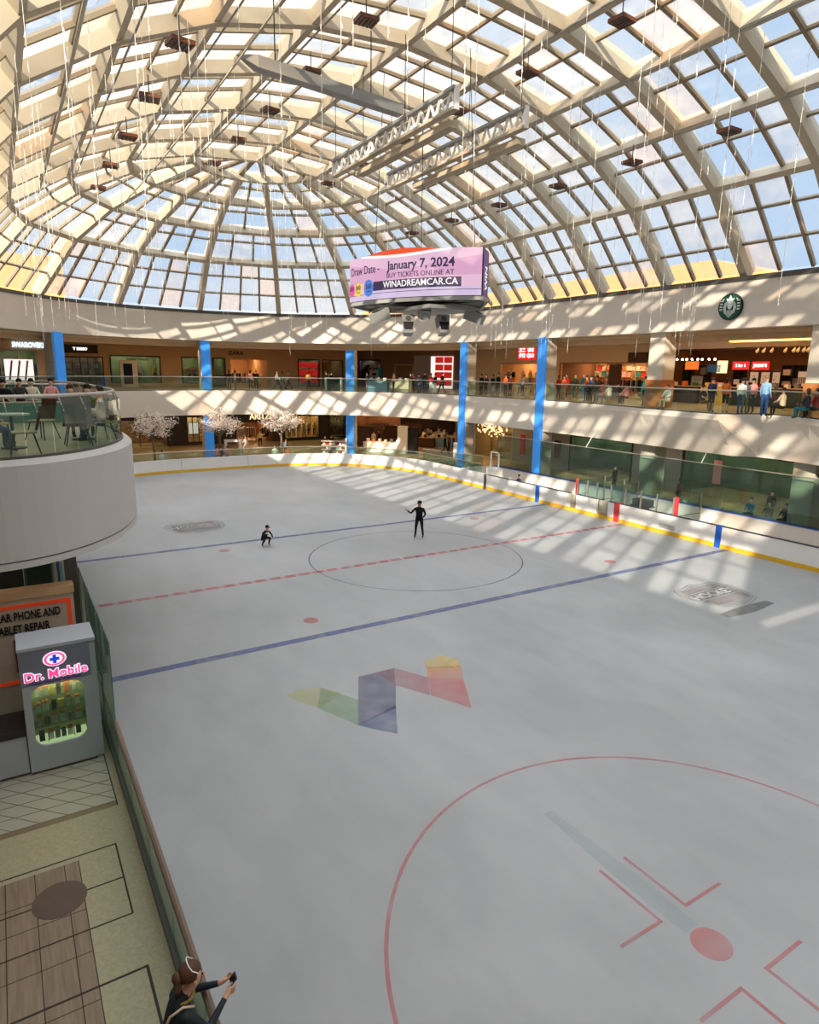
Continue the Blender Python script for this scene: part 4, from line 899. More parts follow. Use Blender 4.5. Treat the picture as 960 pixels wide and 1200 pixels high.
# ================================================================ WOMAN AT THE NEAR RAIL
def close_woman(x, y, z, rz):
    t = thing('person', 'person in a dark jacket photographing with a phone at the near rail, seen from above', 'person', (x, y, z), rz)
    P = dict(pel=((0, -.12, .93), (.15, .12)), bel=((0, -.07, 1.06), (.135, .11)), che=((0, -.01, 1.25), (.16, .12)), nb=((0, .07, 1.42), .078), nk=((.0, .11, 1.475), .052), h0=((0, .15, 1.53), .066), h1=((0, .175, 1.585), .082), h2=((0, .16, 1.665), .09),
             sl=((-.175, .04, 1.37), .064), sr=((.175, .04, 1.37), .064), el=((-.26, .22, 1.17), .046), er=((.26, .22, 1.17), .046), wl=((-.08, .44, 1.28), .03), wr=((.1, .44, 1.26), .03),
             pl=((-.05, .49, 1.31), (.03, .02)), pr=((.07, .49, 1.29), (.03, .02)), tl=((-.09, -.12, .86), .105), tr=((.09, -.12, .86), .105), kl=((-.1, -.02, .48), .064), kr=((.1, -.08, .48), .064), al=((-.1, -.06, .09), .045), ar=((.1, -.12, .09), .045), fl=((-.105, .09, .04), .038), fr=((.105, .03, .04), .038))
    B = [('pel', 'bel', 1), ('bel', 'che', 1), ('che', 'nb', 1), ('nb', 'nk', 0), ('nk', 'h0', 0), ('h0', 'h1', 0), ('h1', 'h2', 0), ('che', 'sl', 1), ('che', 'sr', 1), ('sl', 'el', 1), ('sr', 'er', 1), ('el', 'wl', 4), ('er', 'wr', 4), ('wl', 'pl', 0), ('wr', 'pr', 0),
         ('pel', 'tl', 2), ('pel', 'tr', 2), ('tl', 'kl', 2), ('tr', 'kr', 2), ('kl', 'al', 2), ('kr', 'ar', 2), ('al', 'fl', 3), ('ar', 'fr', 3)]
    PH = Vector((.01, .56, 1.35))
    for sd, pk in ((-1, 'pl'), (1, 'pr')):   # fingers curl round the phone's edges
        b0 = Vector(P[pk][0])
        for j, L in enumerate((.9, 1.0, .95, .78)):
            zz = .035-.022*j
            a = b0+Vector((sd*.012, .02, zz*.7)); m_ = b0+Vector((sd*.022-sd*.0, .055*L, zz+.01)); e_ = Vector((PH.x+sd*.052, PH.y+.006, b0.z+zz+.03))
            P[f'a{pk}{j}'] = (tuple(a), .0095); P[f'm{pk}{j}'] = (tuple(m_), .0085); P[f'e{pk}{j}'] = (tuple(e_), .0075)
            B += [(pk, f'a{pk}{j}', 0), (f'a{pk}{j}', f'm{pk}{j}', 0), (f'm{pk}{j}', f'e{pk}{j}', 0)]
        P[f't{pk}'] = (tuple(b0+Vector((-sd*.025, .0, .03))), .011); P[f'u{pk}'] = (tuple(Vector((PH.x+sd*.03, PH.y-.016, b0.z+.055))), .009)
        B += [(pk, f't{pk}', 0), (f't{pk}', f'u{pk}', 0)]
    P = {k: [Vector(v[0]), v[1]] for k, v in P.items()}
    me = skinned(P, B, 2)
    for m in ('skin', 'cloth_jacket', 'cloth_black', 'black', 'cloth_jacket', 'cloth_black'): me.materials.append(MATS[m])
    link('body', me, t)
    # hair: cap of hair swept back into a low knot
    q = MB(); q.ball((0, .135, 1.675), (.102, .118, .105), 18, 12); vs = []
    for v in q.v:
        v = list(v)
        if v[1] > .19 and v[2] < 1.70: v[1] = .19
        if v[2] < 1.60: v[2] = 1.60-(1.60-v[2])*.5; v[1] = min(v[1], .13)
        vs.append(tuple(v))
    q.v = vs; q.ball((0, .015, 1.66), (.055, .055, .06), 12, 8); q.tube([(0, .03, 1.62), (.02, .0, 1.55), (.015, .0, 1.47)], [.05, .04, .02], 8)
    q.build('hair', 'hair_brown', t, True)
    MB().tube([(-.095, .20, 1.70), (-.098, .14, 1.76), (-.06, .12, 1.785), (0, .115, 1.79), (.06, .12, 1.785), (.098, .14, 1.76), (.095, .20, 1.70)], .006, 6).build('white_headband', 'white', t)
    q = MB(); q.ball((0, .262, 1.585), (.014, .02, .022), 8, 6); q.build('nose', 'skin', t, True)
    q = MB(); q.ball((0, .252, 1.55), (.026, .01, .009), 8, 6); q.build('lips', 'lips', t, True)
    for s in (-1, 1):
        MB().ball((s*.032, .25, 1.615), (.014, .008, .009), 8, 6).build('eye', 'hair_dark', t, True)
        MB().ball((s*.09, .16, 1.60), (.014, .022, .03), 8, 6).build('ear', 'skin', t, True)
    # collar, jacket hem and seam
    q = MB(); q.tube([(.09*math.cos(a), .075+.085*math.sin(a), 1.425+.02*math.sin(a)) for a in [PI*2*k/12 for k in range(13)]], .018, 6); q.build('collar', 'collar_tan', t, True)
    q = MB().tube([(.13, .13, 1.38), (.15, .02, 1.45), (.12, -.1, 1.38), (.06, -.15, 1.2), (-.05, -.2, 1.05), (-.2, -.22, .88)], .013, 6); q.build('bag_strap', 'strap_cream', t, True)
    b = t; q = MB(); 
    ph = thing('phone', 'dark phone held up by the woman at the near rail', 'phone', (x, y, z), rz) if False else thing('phone', 'dark phone in a blue case held up over the near rail', 'phone', (x, y, z), rz)
    q = MB(); q.box(-.038, -.006, -.078, .038, .006, .078); c_ = q.build('case', 'phone_blue', ph); c_.location = PH; c_.rotation_euler = (-.25, .5, 0)
    q = MB(); q.box(-.034, -.0075, -.072, .034, -.006, .072); c_ = q.build('screen', 'phone_screen', ph); c_.location = PH; c_.rotation_euler = (-.25, .5, 0)
    ph.scale = t.scale
    bg_ = thing('shoulder_bag', 'grey and white striped bag hanging at the back of the woman by the rail', 'bag', (x, y, z), rz)
    q = MB(); q.add([(-.32, -.2, .62), (-.02, -.26, .62), (-.02, -.36, .64), (-.32, -.32, .64), (-.29, -.2, .95), (-.06, -.24, .95), (-.06, -.3, .95), (-.29, -.27, .95)], [(0, 3, 2, 1), (4, 5, 6, 7), (0, 1, 5, 4), (1, 2, 6, 5), (2, 3, 7, 6), (3, 0, 4, 7)]); q.build('pouch', 'bag_white', bg_)
    for k in range(4): MB().beam((-.28+.07*k, -.345, .63), (-.27+.062*k, -.285, .955), .016, .02).build('stripe', 'cloth_grey', bg_)
    return t
mat('cloth_jacket', (26, 36, 42), .7, var=.3, scale=9, bump=.3); mat('lips', (176, 96, 90), .5); mat('collar_tan', (150, 128, 70), .7); mat('strap_cream', (214, 186, 160), .5); mat('phone_blue', (44, 44, 96), .35); mat('phone_screen', (20, 20, 26), .1); mat('bag_white', (186, 190, 204), .7)
wom = close_woman(-13.84, -17.5, Z1, face_to(1, .02))
# ================================================================ SHOPS
for k, c in dict(shop_brown=(120, 84, 58), shop_beige=(206, 180, 146), shop_cream=(226, 214, 196), shop_dark=(64, 50, 42), shop_grey=(150, 148, 142), shop_amber=(200, 160, 118), shop_green=(104, 128, 112), shop_black=(38, 32, 30), shop_teal=(70, 110, 104)).items(): mat(k, c, .7, var=.15, scale=1.3)
mat('wood_floor', (146, 104, 68), .3, var=.15, scale=.6)
mat('slat_wood', (146, 122, 92), .6, var=.1); mat('poster_grey', (170, 172, 190), .5, var=.05)
mat('poster_red', (214, 44, 40), .5, emit=.5, var=0); mat('poster_glow', (255, 226, 220), .5, emit=1.2)
class Wall:
    """straight shop wall from p0 to p1 (seen from the hall, left to right), n = towards the hall"""
    def __init__(s, p0, p1, zf, zc): s.a = Vector(p0); s.b = Vector(p1); s.t = (s.b-s.a).normalized(); s.L = (s.b-s.a).length; n = Vector((s.t.y, -s.t.x)); s.n = n; s.zf = zf; s.zc = zc
    def s_of(s, u, z=None, off=0):
        z = s.zf+1.5 if z is None else z; lo, hi = 0, s.L
        best = min((abs(proj(*(s.a+s.t*q+s.n*off), z)[0]-u), q) for q in np.linspace(0, s.L, 800)); return best[1]
    def P(s, q, off=0): p = s.a+s.t*q+s.n*off; return p
    def box(s, mb, q0, q1, o0, o1, z0, z1): c = s.P((q0+q1)/2, (o0+o1)/2); return mb.obox(c, s.t, s.n, z0, z1, abs(q1-q0)/2, abs(o1-o0)/2)
def storewall(name, W, ops, m):
    """ops: list of (q0, q1, zsill, ztop)"""
    ops = sorted(ops); mb = MB(); q = 0
    for (a, b, z0, z1) in ops:
        if a > q: W.box(mb, q, a, -.3, 0, W.zf-.1, W.zc)
        W.box(mb, a, b, -.3, 0, z1, W.zc)
        if z0 > W.zf+.02: W.box(mb, a, b, -.3, 0, W.zf-.1, z0)
        q = b
    if q < W.L: W.box(mb, q, W.L, -.3, 0, W.zf-.1, W.zc)
    return struct(name, mb, m)
def rear(name, W, depth, m, ext=3):
    mb = MB(); W.box(mb, -ext, W.L+ext, -depth-.2, -depth, W.zf-.1, W.zc); return struct(name, mb, m)
def shop(W, u0, u1, z0, z1, label, inner='shop_beige', depth=4.0, glass=True, frame='black', lamps=2, lamp='lamp_warm', posts=0, q=None):
    q0, q1 = q or (W.s_of(u0), W.s_of(u1)); z0 = W.zf+z0; z1 = W.zf+z1
    t = thing('storefront', label, 'storefront')
    mb = MB(); d = depth
    W.box(mb, q0-.05, q1+.05, -d-.05, -d, W.zf, z1+.3); W.box(mb, q0-.15, q0-.05, -d, -.3, W.zf, z1+.3); W.box(mb, q1+.05, q1+.15, -d, -.3, W.zf, z1+.3)
    mb.build('interior_lining', inner, t)
    mb = MB(); W.box(mb, q0-.05, q1+.05, -d, -.3, z1+.2, z1+.3); mb.build('interior_ceiling', 'shop_cream', t)
    fr = MB()
    for a in [q0, q1]: W.box(fr, a-.06, a+.06, -.12, .04, z0, z1)
    W.box(fr, q0, q1, -.12, .04, z1-.08, z1+.04)
    for k in range(1, posts+1): a = q0+(q1-q0)*k/(posts+1); W.box(fr, a-.03, a+.03, -.1, .02, z0, z1)
    if z0 > W.zf: W.box(fr, q0, q1, -.12, .04, z0-.04, z0+.04)
    fo_ = fr.build('frame', frame, t)
    if glass: mb = MB(); W.box(mb, q0, q1, -.07, -.05, z0, z1-.08); mb.build('glass', 'shop_glass', fo_)
    for k in range(lamps):
        a = q0+(q1-q0)*(k+.5)/lamps; mb = MB(); W.box(mb, a-(q1-q0)*.25/lamps, a+(q1-q0)*.25/lamps, -d*.6, -d*.6+.3, z1+.15, z1+.19); mb.build('ceiling_lamp', lamp, t)
    return (W, q0, q1, z0, z1)

CN = {'lightblue': 'pale blue', 'darkgrey': 'dark grey', 'cyan': 'bright blue'}
def place_of(label, keys):
    head = label.split(',')[0]
    for k in keys:
        if k in head: return head.split(k, 1)[1].strip()
    return head
def loose(o, t, label, cat, group):
    """a thing that only rests on or hangs from t: top-level, at t's place"""
    o.parent = None; o.matrix_world = Matrix.Translation(t.location) @ t.rotation_euler.to_matrix().to_4x4(); tag(o, label, cat, group); return o
def garment_rack(x, y, z, rz, cols, label, w=1.0):
    t = thing('clothes_rack', label, 'clothes rack', (x, y, z), rz)
    mb = MB(); mb.tube([(-w/2, 0, 0), (-w/2, 0, 1.45), (w/2, 0, 1.45), (w/2, 0, 0)], .025, 5); mb.build('frame', 'steel_grey', t)
    n = 8; pl = place_of(label, (' clothes ', ' garments ', ' rack '))
    for k in range(n):
        a = -w/2+w*(k+.5)/n; mb = MB(); hgt = .75+.15*((k*7) % 3); mb.add([(a-.06, -.2, 1.4), (a+.06, -.2, 1.4), (a+.06, .2, 1.4), (a-.06, .2, 1.4), (a-.05, -.26, 1.4-hgt), (a+.05, -.26, 1.4-hgt), (a+.05, .26, 1.4-hgt), (a-.05, .26, 1.4-hgt)],
            [(0, 1, 2, 3), (7, 6, 5, 4), (0, 4, 5, 1), (1, 5, 6, 2), (2, 6, 7, 3), (3, 7, 4, 0)]); c = cols[k % len(cols)]; loose(mb.build('garment', 'cloth_'+c), t, CN.get(c, c)+' garment on a rack '+pl, 'garment', c+' garments on racks '+pl)
def shelf_unit(x, y, z, rz, cols, label, w=1.8, h=2.2, rows=4, frame='light_wood', cat='shelf'):
    t = thing('shelf_unit', label, cat, (x, y, z), rz)
    mb = MB(); mb.box(-w/2, .15, 0, w/2, .2, h)
    for k in range(rows+1): zz = h*k/rows; mb.box(-w/2, -.2, zz, w/2, .2, zz+.04)
    for s in (-1, 1): mb.box(s*w/2-.02, -.2, 0, s*w/2+.02, .2, h)
    mb.build('carcass', frame, t)
    r = random.Random(int(x*13+y*7)); pl = place_of(label, ('shelf ', 'goods ', 'kitchen shelf '))
    for k in range(rows):
        zz = h*k/rows+.04; a = -w/2+.06
        while a < w/2-.2:
            ww = r.uniform(.34, .52); hh = r.uniform(.4, .8)*h/rows; mb = MB(); mb.box(a, -.17, zz, a+ww, .1, zz+hh); c = r.choice(cols); loose(mb.build('boxed_item', 'cloth_'+c), t, CN.get(c, c)+' boxed item on a shelf '+pl, 'boxed goods', c+' boxed items '+pl); a += ww+.05
def counter(x, y, z, rz, label, w=2, d=.7, h=1.0, m='white', top='light_wood', items=(), cat='counter'):
    t = thing('counter', label, cat, (x, y, z), rz)
    MB().box(-w/2, -d/2, 0, w/2, d/2, h-.05).build('body', m, t); MB().box(-w/2-.04, -d/2-.04, h-.05, w/2+.04, d/2+.04, h).build('worktop', top, t)
    for k, c in enumerate(items):
        a = -w/2+w*(k+.5)/len(items); o = MB().box(a-.13, -.14, h, a+.13, .14, h+.24+.06*(k % 2)).build('counter_item', 'cloth_'+c); loose(o, t, CN.get(c, c)+' item on the '+' '.join(label.split()[:9]), 'item', c+' items on the '+' '.join(label.split()[:9]))
    return t
def table_flat(x, y, z, rz, label, cols, w=1.6):
    t = thing('display_table', label, 'table', (x, y, z), rz)
    MB().box(-w/2, -.45, .75, w/2, .45, .8).build('table_top', 'white', t)
    for sx in (-1, 1):
        for sy in (-1, 1): MB().box(sx*(w/2-.06)-.03, sy*.4-.03, 0, sx*(w/2-.06)+.03, sy*.4+.03, .75).build('leg', 'white', t)
    for k, c in enumerate(cols): a = -w/2+.2+k*(w-.3)/len(cols); loose(MB().box(a-.12, -.35, .8, a+.12, .0, .92).build('folded_garment', 'cloth_'+c), t, CN.get(c, c)+' folded garment on a white table under the square red sign', 'garment', c+' folded garments under the square red sign')
def mannequin(x, y, z, rz, top, bottom, label, hh=1.75):
    t = thing('mannequin', label, 'mannequin', (x, y, z), rz, None, hh/1.76)
    b = link('body', body_mesh('stand'), t)
    for i, m in enumerate(('shop_cream', 'cloth_'+top, 'cloth_'+bottom, 'white', 'cloth_'+top, 'cloth_'+bottom)): setm(b, i, m)
    MB().box(-.2, -.15, -.02, .2, .25, .015).build('stand', 'white', t)
rzW = lambda W: math.atan2(W.t.y, W.t.x)
# ---------------- upper gallery, far wall
U1 = Wall((-28, 46), (19.5, 46), Z2, Z3)
q = lambda u, W=U1: W.s_of(u)
ops = []
def shopU(W, u0, u1, z0, z1, *a, **k): r = shop(W, u0, u1, z0, z1, *a, **k); ops.append((r[1], r[2], r[3], r[4])); return r
S = {}
S['sw'] = shopU(U1, -90, 45, 0, 3.2, 'dark green glazed jewellery storefront with glowing blue white sign at far left', inner='shop_green', frame='steel_grey', lamps=4, posts=5)
S['grey'] = shopU(U1, 77, 121, 0, 2.75, 'storefront with brown shelves and small lamps right of the left blue pillar', inner='shop_brown', frame='black', lamps=4, posts=4)
S['tall'] = shopU(U1, 130, 188, .4, 2.95, 'wide black framed shop window with a white poster board and gold mannequins', inner='shop_green', frame='black', lamps=2, depth=2.2)
S['red'] = shopU(U1, 214, 238, .4, 2.95, 'narrow black framed shop window with a red dressed mannequin left of a blue pillar', inner='shop_green', frame='black', lamps=1, depth=2.2)
S['r2'] = shopU(U1, 250, 264, 0, 2.95, 'narrow pale green glass shopfront just right of the far middle blue pillar', inner='shop_green', frame='black', lamps=1)
S['z'] = shopU(U1, 270, 314, 0, 2.9, 'wide open store entrance with amber lit ceiling and four raised letters above', inner='shop_amber', frame='wall_tan', glass=False, lamps=3, depth=7)
S['neon'] = shopU(U1, 350, 374, 0, 3.0, 'storefront with glowing red display panels and green glass', inner='shop_teal', frame='black', lamps=1, depth=3)
S['nv'] = shopU(U1, 378, 402, 0, 3.0, 'dark storefront with a yellow green banner beside the blue pillar', inner='shop_dark', frame='black', lamps=2, depth=4)
storewall('wall_upper_far', U1, ops, 'wall_tan'); rear('wall_upper_far_rear', U1, 8, 'shop_dark')
def sign(name, W, u, z, txt, size, m, label, cat='sign', off=.06, sx=1, bold=.01, backing=None, depth=.06):
    qq = W.s_of(u, z); p = W.P(qq, off); t = thing(name, label, cat, (p.x, p.y, z), math.atan2(W.t.y, W.t.x))
    vs_, fs = text_mb(txt, size, depth, 'CENTER', bold, sx); mb = MB(); mb.add([(v[0], -v[2], v[1]) for v in vs_], fs); mb.build('letters', m, t)
    if backing: MB().box(-backing[0]/2, .01, -backing[1]/2, backing[0]/2, .05, backing[1]/2).build('backing', backing[2], t)
    return t
sign('store_sign', U1, 33, 9.75, 'SWAROVSKI', .62, 'sign_blue', 'glowing blue white jewellery store name sign at the far left of the upper gallery', sx=.72)
sign('store_sign', U1, 94, 9.55, 'T IMMO', .34, 'sign_white', 'small white lettered dark sign over the store right of the left blue pillar', backing=(3.0, .75, 'shop_dark'), off=.1)
sign('store_sign', U1, 276.5, 9.55, 'ZARA', .5, 'charcoal', 'dark raised four letter store name over the amber lit entrance', sx=1.25)
sign('store_sign', U1, 162, 8.7, 'HARRY ROSEN', .3, 'charcoal', 'dark lettering along the top of the wide black framed shop window', off=-.02)
# contents
def inW(W, u, off, z=None): a = W.s_of(u, W.zf+1.5, off); p = W.P(a, off); return p.x, p.y
for u, c, l in ((157, 'yellow', 'left gold mannequin in the wide black framed shop window'), (163, 'beige', 'middle pale gold mannequin in the wide black framed shop window'), (181, 'yellow', 'right gold mannequin in the wide black framed shop window')):
    x, y = inW(U1, u, -.8); mannequin(x, y, Z2+.4, PI, c, 'black', l)
x, y = inW(U1, 228, -.8); mannequin(x, y, Z2+.4, PI, 'red', 'black', 'red dressed mannequin in the narrow window left of a blue pillar')
x, y = inW(U1, 222, -.9); mannequin(x, y, Z2+.4, PI, 'orange', 'black', 'orange dressed mannequin left of the red one in the narrow window')
x, y = inW(U1, 151, 1.2)
t = thing('poster_stand', 'white poster board with a dark blue panel before the wide shop window', 'poster', (x, y, Z2)); MB().box(-.75, -.05, 0, .75, .05, 2.5).build('board', 'white', t); MB().box(-.5, -.07, .3, .3, -.05, 2.2).build('dark_panel', 'cloth_navy', t)
x, y = inW(U1, 23, .8); t = thing('poster_stand', 'pale backlit poster with grey stripes at the jewellery storefront', 'poster', (x, y, Z2)); MB().box(-1.1, -.05, .4, 1.1, .05, 2.4).build('board', 'poster_glow', t)
for k in range(3): MB().beam((-.8+k*.6, -.06, .6), (-.5+k*.6, -.06, 2.3), .16, .02, (0, 1, 0)).build('stripe', 'poster_grey', t)
for k, u in enumerate((82, 92, 103, 114)):
    x, y = inW(U1, u, -2.2); shelf_unit(x, y, Z2, 0, ('beige', 'brown', 'orange', 'cream', 'white'), 'brown goods shelf right of the left blue pillar, '+('leftmost', 'second from left', 'third from left', 'rightmost')[k]+' of four', w=.66, h=2.3, frame='dark_wood')
for k, u in enumerate((4, 14, 30, 40)):
    x, y = inW(U1, u, -2.2); shelf_unit(x, y, Z2, 0, ('white', 'cyan', 'grey', 'lightblue'), 'case of small goods in the jewellery store, '+('leftmost', 'second from left', 'third from left', 'rightmost')[k], w=.6, h=2.0, frame='steel_grey', cat='display case')
for k, (u, c) in enumerate(((274, ('black', 'grey')), (281, ('black', 'darkgrey')), (288, ('pink', 'beige', 'black')), (296, ('black', 'navy')), (305, ('black', 'cream', 'grey')))):
    x, y = inW(U1, u, -3.4-(k % 2)); garment_rack(x, y, Z2, 0, c, 'rack of '+' and '.join(c[:2])+' garments in the amber lit store, '+('far left', 'second', 'middle', 'fourth', 'far right')[k])
for k, z in enumerate((6.9, 7.7, 8.5)):
    a = U1.s_of(363.5); p = U1.P(a, -.6); mb = MB(); mb.box(-1.5, -.03, -.32, 1.5, .03, .32); o = mb.build('neon_panel', 'sign_red', None) ; o.location = (p.x, p.y, z); tag(o, ('lowest', 'middle', 'topmost')[k]+' glowing red panel in the storefront window left of the yellow banner', 'display panel')
x, y = inW(U1, 382, -.5); o = MB().box(-.35, -.03, 0, .35, .03, 2.1).build('banner', 'cloth_yellow'); o.location = (x, y, Z2+.8); tag(o, 'upright yellow green banner in the dark storefront by the blue pillar', 'banner')
for k, u in enumerate((379, 390, 398)):
    x, y = inW(U1, u, -2.5); garment_rack(x, y, Z2, 0, [('grey', 'maroon'), ('white', 'black'), ('navy', 'grey')][k], ('left', 'middle', 'right')[k]+' clothes rack in the dark storefront beside the yellow banner')
x, y, n = along(391, 1.6, Z2+1)
t = thing('info_stand', 'white framed waist high green glass stand left of the far blue pillar', 'stand', (x, y, Z2), face_to(-n[0], -n[1]))
MB().box(-.75, -.3, 1.1, .75, .3, 1.2).build('top_board', 'white', t)
for s in (-1, 1): MB().box(s*.7-.07, -.3, 0, s*.7+.07, .3, 1.1).build('side_post', 'white', t)
MB().box(-.63, -.02, .05, .63, .02, 1.1).build('glass_front', 'green_glass', t)
# ---------------- upper gallery, wall behind the far right curve
U2 = Wall((19.6, 50), (27.5, 35), Z2, Z3); ops = []
S['a'] = shopU(U2, 421, 446, 0, 3.1, 'dark storefront with white lit shelves and blue panel right of a blue pillar', inner='shop_black', frame='black', glass=False, lamps=3, lamp='lamp_white', depth=5)
S['b'] = shopU(U2, 463, 484, 0, 2.6, 'storefront closed by a brown slatted shutter', inner='shop_dark', frame='concrete', glass=False, lamps=0, depth=3)
storewall('wall_upper_corner', U2, ops, 'wall_brown'); rear('wall_upper_corner_rear', U2, 7, 'shop_dark')
t = thing('shutter', 'brown vertically slatted shutter closing a shop on the upper gallery', 'shutter'); mb = MB(); a, b = S['b'][1], S['b'][2]
for k in range(18): qa = a+(b-a)*k/18; U2.box(mb, qa+.02, qa+(b-a)/18-.02, -.2, -.12, Z2, Z2+2.5)
mb.build('slats', 'slat_wood', t); mb = MB(); U2.box(mb, a, b, -.22, -.2, Z2, Z2+2.5); mb.build('backing', 'shop_dark', t)
for (u0, u1, z0, z1, m, lb) in ((485.5, 505, .1, 3.6, 'poster_grey', 'large pale grey poster wall left of the red lit posters'),): 
    mb = MB(); U2.box(mb, U2.s_of(u0), U2.s_of(u1), .02, .12, Z2+z0, Z2+z1); o = mb.build('poster_wall', m); tag(o, lb, 'poster')
t = thing('poster_wall', 'glowing wall of red and white posters on the upper gallery', 'poster'); a, b = U2.s_of(505.5), U2.s_of(531)
mb = MB(); U2.box(mb, a, b, .02, .1, Z2+.1, Z2+3.5); mb.build('lit_board', 'poster_glow', t)
for k in range(2):
    for j in range(4): mb = MB(); qa = a+(b-a)*(.2+.4*k); U2.box(mb, qa, qa+(b-a)*.37, .1, .13, Z2+.4+.8*j, Z2+1.05+.8*j); mb.build('red_poster', 'poster_red', t)
for k, u in enumerate((424, 433, 441)):
    x, y = inW(U2, u, -2); shelf_unit(x, y, Z2, rzW(U2), ('white', 'grey', 'lightblue', 'black'), 'white shelf in the dark store right of a blue pillar, '+('left', 'middle', 'right')[k]+' one', w=1.0, h=2.6, frame='white')
mb = MB(); U2.box(mb, U2.s_of(444), U2.s_of(448), .05, .15, Z2, Z2+2.2); tag(mb.build('banner', 'cloth_cyan'), 'tall light blue banner at the dark storefront on the upper gallery', 'banner')
for u, o_, lb, c in ((443, 2.4, 'pale box counter behind the far rail, left of a matching one', 'lightblue'), (470, 2.4, 'pale box counter behind the far rail, right of a matching one', 'beige')):
    x, y, n = along(u, o_, Z2+.8); counter(x, y, Z2, face_to(-n[0], -n[1]), lb, w=1.9, h=1.0, m='cloth_'+c, items=('white', 'grey', 'blue'))
# ---------------- upper gallery, right wall (x = 27)
U3 = Wall((27, 34), (27, -31), Z2, Z3); ops = []
S['uq'] = shopU(U3, 585, 650, 0, 2.75, 'wide open clothing store under the square red and white sign', inner='shop_amber', frame='concrete', glass=False, lamps=5, depth=7)
S['wm'] = shopU(U3, 656, 760, 0, 2.75, 'wide open store with orange dress displays and dark wooden panels', inner='shop_brown', frame='wood', glass=False, lamps=5, depth=6)
S['fc'] = shopU(U3, 775, 1100, 0, 3.6, 'open food counter zone with menu boards at the right of the gallery', inner='shop_brown', frame='dark_wood', glass=False, lamps=7, depth=4, lamp='lamp_amber')
storewall('wall_upper_right', U3, ops, 'plaster'); rear('wall_upper_right_rear', U3, 8.5, 'shop_dark')
qs = U3.s_of(618, 9.75); p = U3.P(qs, .06); t = thing('store_sign', 'square red and white store sign on the cream wall between the blue pillars', 'sign', (p.x, p.y, 9.75), rzW(U3))
for k, (a, b) in enumerate((('\u30e6\u30cb', '\u30af\u30ed'), ('UNI', 'QLO'))):
    cx = -.58+1.16*k; MB().box(cx-.54, -.06, -.54, cx+.54, 0, .54).build('red_square', 'sign_red', t)
    for txt, zz in ((a, .24), (b, -.24)):
        vs_, fs = text_mb(txt, .46, .02, 'CENTER', .012 if k else .02, 1.0); mb = MB(); mb.add([(cx+v[0], -.08-v[2], zz+v[1]) for v in vs_], fs); mb.build('letters', 'sign_white', t)
RW = rzW(U3)
for k, (u, o_, c) in enumerate(((595, -1.5, ('black', 'grey')), (606, -3, ('orange', 'brown', 'yellow')), (617, -2, ('white', 'beige', 'yellow')), (628, -3, ('orange', 'cream', 'yellow')), (640, -2, ('red', 'orange', 'beige')))):
    x, y = inW(U3, u, o_); garment_rack(x, y, Z2, RW, c, 'rack of '+' and '.join(c[:2])+' clothes under the square red sign, '+('leftmost', 'second from left', 'middle', 'second from right', 'rightmost')[k], w=1.2)
for k, u in enumerate((590, 603, 614, 626, 638, 646)):
    x, y = inW(U3, u, -5.5); shelf_unit(x, y, Z2, RW, ('white', 'beige', 'yellow', 'cream', 'orange', 'grey'), 'back wall shelf in the square red sign store, number '+('one', 'two', 'three', 'four', 'five', 'six')[k]+' from the left', w=1.0, h=2.9, rows=5)
for k, u in enumerate((596, 602, 613, 622, 630)):
    x, y = inW(U3, u, .5); mannequin(x, y, Z2+.5, RW, ('grey', 'black', 'cream', 'yellow', 'white')[k], ('black', 'orange', 'beige', 'grey', 'orange')[k], ('grey and black', 'black and orange', 'cream and beige', 'yellow and grey', 'white and orange')[k]+' dressed mannequin before the square red sign store')
for k, (u, o_) in enumerate(((607, 3.2), (613, 4.2), (619, 3.4))):
    x, y = inW(U3, u, o_); table_flat(x, y, Z2, RW, 'white clothes table under the square red sign, '+('left', 'middle', 'right')[k], ('white', 'lightblue', 'beige', 'grey'), w=1.0)
for k, (u, o_, c) in enumerate(((657, -1, ('red', 'orange')), (668, -2, ('red', 'maroon', 'black')), (681, -3, ('teal', 'green', 'black')), (697, -2, ('orange', 'brown')), (712, -2.4, ('pink', 'white', 'orange')), (728, -1.8, ('pink', 'maroon')), (745, -2.2, ('teal', 'black', 'pink')))):
    x, y = inW(U3, u, o_); garment_rack(x, y, Z2, RW, c, 'rack of '+' and '.join(c[:2])+' clothes left of the wood wrapped pillar, '+('first', 'second', 'third', 'fourth', 'fifth', 'sixth', 'seventh')[k]+' from left', w=1.3)
for k, u in enumerate((660, 678, 694, 706, 718, 736, 752)):
    x, y = inW(U3, u, -4.6); shelf_unit(x, y, Z2, RW, ('red', 'pink', 'cream', 'beige', 'teal', 'white', 'orange'), 'back shelf in the store left of the wood wrapped pillar, '+('first', 'second', 'third', 'fourth', 'fifth', 'sixth', 'seventh')[k]+' from left', w=1.15, h=2.7, rows=5, frame='dark_wood' if k in (1, 4) else 'light_wood')
for k, (u, c) in enumerate(((664, 'red'), (674, 'green'), (684, 'teal'))):
    x, y, n = along(u, 4.2, Z2+1); mannequin(x, y, Z2, face_to(-n[0], -n[1]), c, c, c+' robed mannequin standing on the gallery right of the last blue pillar', 1.85)
for u0, u1, lb in ((714, 728, 'dark wooden panel standing in the open store, left one'), (735, 758, 'long dark header panel hanging in the open store')):
    mb = MB(); zz = (0, 2.6) if u0 < 720 else (2.75, 3.5); U3.box(mb, U3.s_of(u0), U3.s_of(u1), .03, .12, Z2+zz[0], Z2+zz[1]); tag(mb.build('wood_panel', 'dark_wood'), lb, 'panel')
